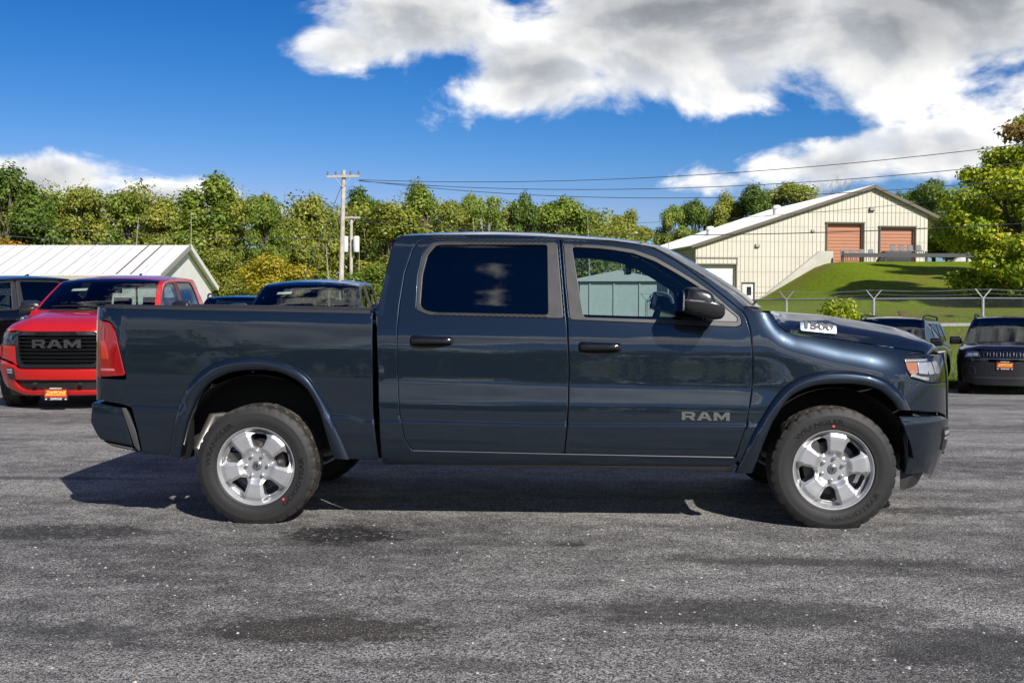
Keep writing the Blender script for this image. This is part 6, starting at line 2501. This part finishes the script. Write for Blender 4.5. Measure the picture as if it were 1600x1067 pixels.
        panel('fog_frame', fillet([(s * .70, .62), (s * .56, .62), (s * .54, .45), (s * .68, .45)], .03), fr_(.022), mat('suv_grey_trim', (.022, .022, .024), .4), root,
              holes=[fillet([(s * .675, .595), (s * .58, .595), (s * .565, .475), (s * .66, .475)], .02)], step=.03, sign=1, flange=.03, roll=.003)
        panel('corner_panel', [(s * (y0 + .004), .78), (s * (y0 + .004), .70), (s * .30, .70), (s * .30, .78)], fr_(.002), body, root, step=.05, sign=1, flange=.02)
    y0 = float(W2(2.05, .7))
    panel('front_bumper', fillet([(-y0 - .004, .70), (y0 + .004, .70), (y0, .30), (.55, .24), (-.55, .24), (-y0, .30)], .02), fr_(.010), blackp, root, step=.06, sign=1, flange=.05)
    panel('bumper_bar', fillet([(-.62, .415), (.62, .415), (.58, .36), (-.58, .36)], .02), fr_(.020), MATS['suv_grey_trim'], root, step=.06, sign=1, flange=.02)
    g = panel('grille', fillet([(-.47, .945), (.47, .945), (.44, .775), (-.44, .775)], .02), fr_(.006), gloss, root, step=.05, sign=1, flange=.03)
    for k in range(7):
        yc = (k - 3) * .122
        panel('grille_slot', fillet([(yc - .040, .915), (yc + .040, .915), (yc + .040, .80), (yc - .040, .80)], .02), fr_(.014), mat('slot_frame', (.035, .035, .037), .25, .5), g,
              holes=[fillet([(yc - .030, .905), (yc + .030, .905), (yc + .030, .81), (yc - .030, .81)], .015)], step=.03, sign=1, flange=.02, roll=.003)
    panel('grille_chrome', fillet([(-.47, .775), (.47, .775), (.46, .762), (-.46, .762)], .004), fr_(.014), mat('dull_chrome', (.35, .35, .36), .25, .9), g, step=.05, sign=1, flange=.01, roll=.002)

    def hood2(s_, t_):
        t = -1 + 2 * t_
        at = abs(t)
        xe = 1.06 + .93 * s_
        ze = float(np.interp(xe, [1.06, 1.30, 1.95, 2.1], [1.03, 1.03, .935, .90]))
        e_ = float(W2(xe, ze))
        xf = 1.99 + .26 * (1 - at ** 2.2)
        xr = 1.06 + .16 * (1 - at ** 2)
        x = xr + (xf - xr) * s_
        g_ = 1 - at ** 3.5
        return (x, t * e_, ze + g_ * (.075 - .05 * max(0, s_ - .8) / .2) + .012 * math.exp(-((at - .55) / .10) ** 2))
    sheet('hood', 26, 36, hood2, body, root)
    bx2 = [-2.10, -1.95, -1.70, -1.0, -.2, .10, .25, .62, 1.10]
    bz2 = [1.06, 1.40, 1.60, 1.635, 1.645, 1.625, 1.60, 1.42, 1.04]
    S2 = np.linspace(0, 1, len(bx2))

    def cap2(f, t, lift=0):
        x, z = float(np.interp(f, S2, bx2)), float(np.interp(f, S2, bz2))
        w = float(W2(x, z)) - .004
        k = 1 - abs(t) ** 2.5
        fwd = float(np.interp(f, S2, [-.06, -.06, -.05, 0, 0, .03, .06, .10, .16]))
        upz = float(np.interp(f, S2, [0, .0, .01, .035, .035, .03, .03, .02, .01]))
        return (x + fwd * k, t * w, z + upz * k + lift)
    sheet('rear_glass', 8, 20, lambda a, b_: cap2(S2[2] * a, -1 + 2 * b_), gl, root)
    sheet('roof', 20, 24, lambda a, b_: cap2(S2[2] + (S2[6] - S2[2]) * a, -1 + 2 * b_), body, root)
    sheet('windshield', 16, 24, lambda a, b_: cap2(S2[6] + (1 - S2[6]) * a, (-1 + 2 * b_) * .95), wsg, root)
    for s in (-1, 1):
        sheet('a_pillar', 12, 2, lambda a, b_: tuple(np.array(cap2(S2[6] + (1 - S2[6]) * a, s)) * (1 - b_) + np.array(cap2(S2[6] + (1 - S2[6]) * a, s * .93, .003)) * b_), body, root)
    b = MB()
    b.box((-.1, 0, .36), (3.9, 1.5, .18))
    b.box((-.2, 0, .75), (2.6, 1.66, .5))
    b.box((1.5, 0, .6), (.9, 1.1, .5))
    b.build('chassis', dark, root)
    b = MB()
    b.box((-2.22, 0, .70), (.12, 1.5, .72))
    b.build('tail_panel', body, root, bevel=.04)
    for sx, sy in ((.05, -.36), (.05, .36), (-.85, 0)):
        w = .48 if sx > 0 else 1.2
        se = MB().box((sx, sy, 1.05), (.14, w, .55)).build('seat_back', MATS['seat_cloth'], root, bevel=.05)
        MB().box((sx - .05, sy, 1.40), (.10, .26, .16)).build('headrest', MATS['seat_cloth'], se, bevel=.03)
    for y0_, y1_ in ((-.55, .0), (.05, .6)):
        b = MB()
        b.tube([cap2(.985, (y0_ + (y1_ - y0_) * q) / .86, .012) for q in np.linspace(0, 1, 6)], .008, 5)
        b.build('wiper', blackp, root)
    licence_plate(root, 2.312, 0, .64)
    tag(root, lab, 'car', 'black sport utility cars')
    return root


suv = build_suv('black sport utility car facing the camera at the right edge by the fence')
c = cpt(10.85, 24.0, 0)
suv.location = (c[0], c[1], g1(c[0], c[1]) - .03)
suv.rotation_euler = (0, R(-1.5), R(-90 + 2.4 - 25.5))
s2 = copy_tree(suv)
c = cpt(8.55, 24.6, 0)
s2.location = (c[0], c[1], g1(c[0], c[1]) - .04)
s2.rotation_euler = (0, R(-1.5), R(-90 + 2.4 - 30))
s2['label'] = 'black sport utility car half hidden behind the hood of the blue truck'
s3 = copy_tree(suv)
c = cpt(-6.35, 25.5, 0)
s3.location = (c[0], c[1], g1(c[0], c[1]) - .05)
s3.rotation_euler = (0, 0, R(-90 + 12))
s3['label'] = 'dark car whose roof shows between the red truck and the grey truck'
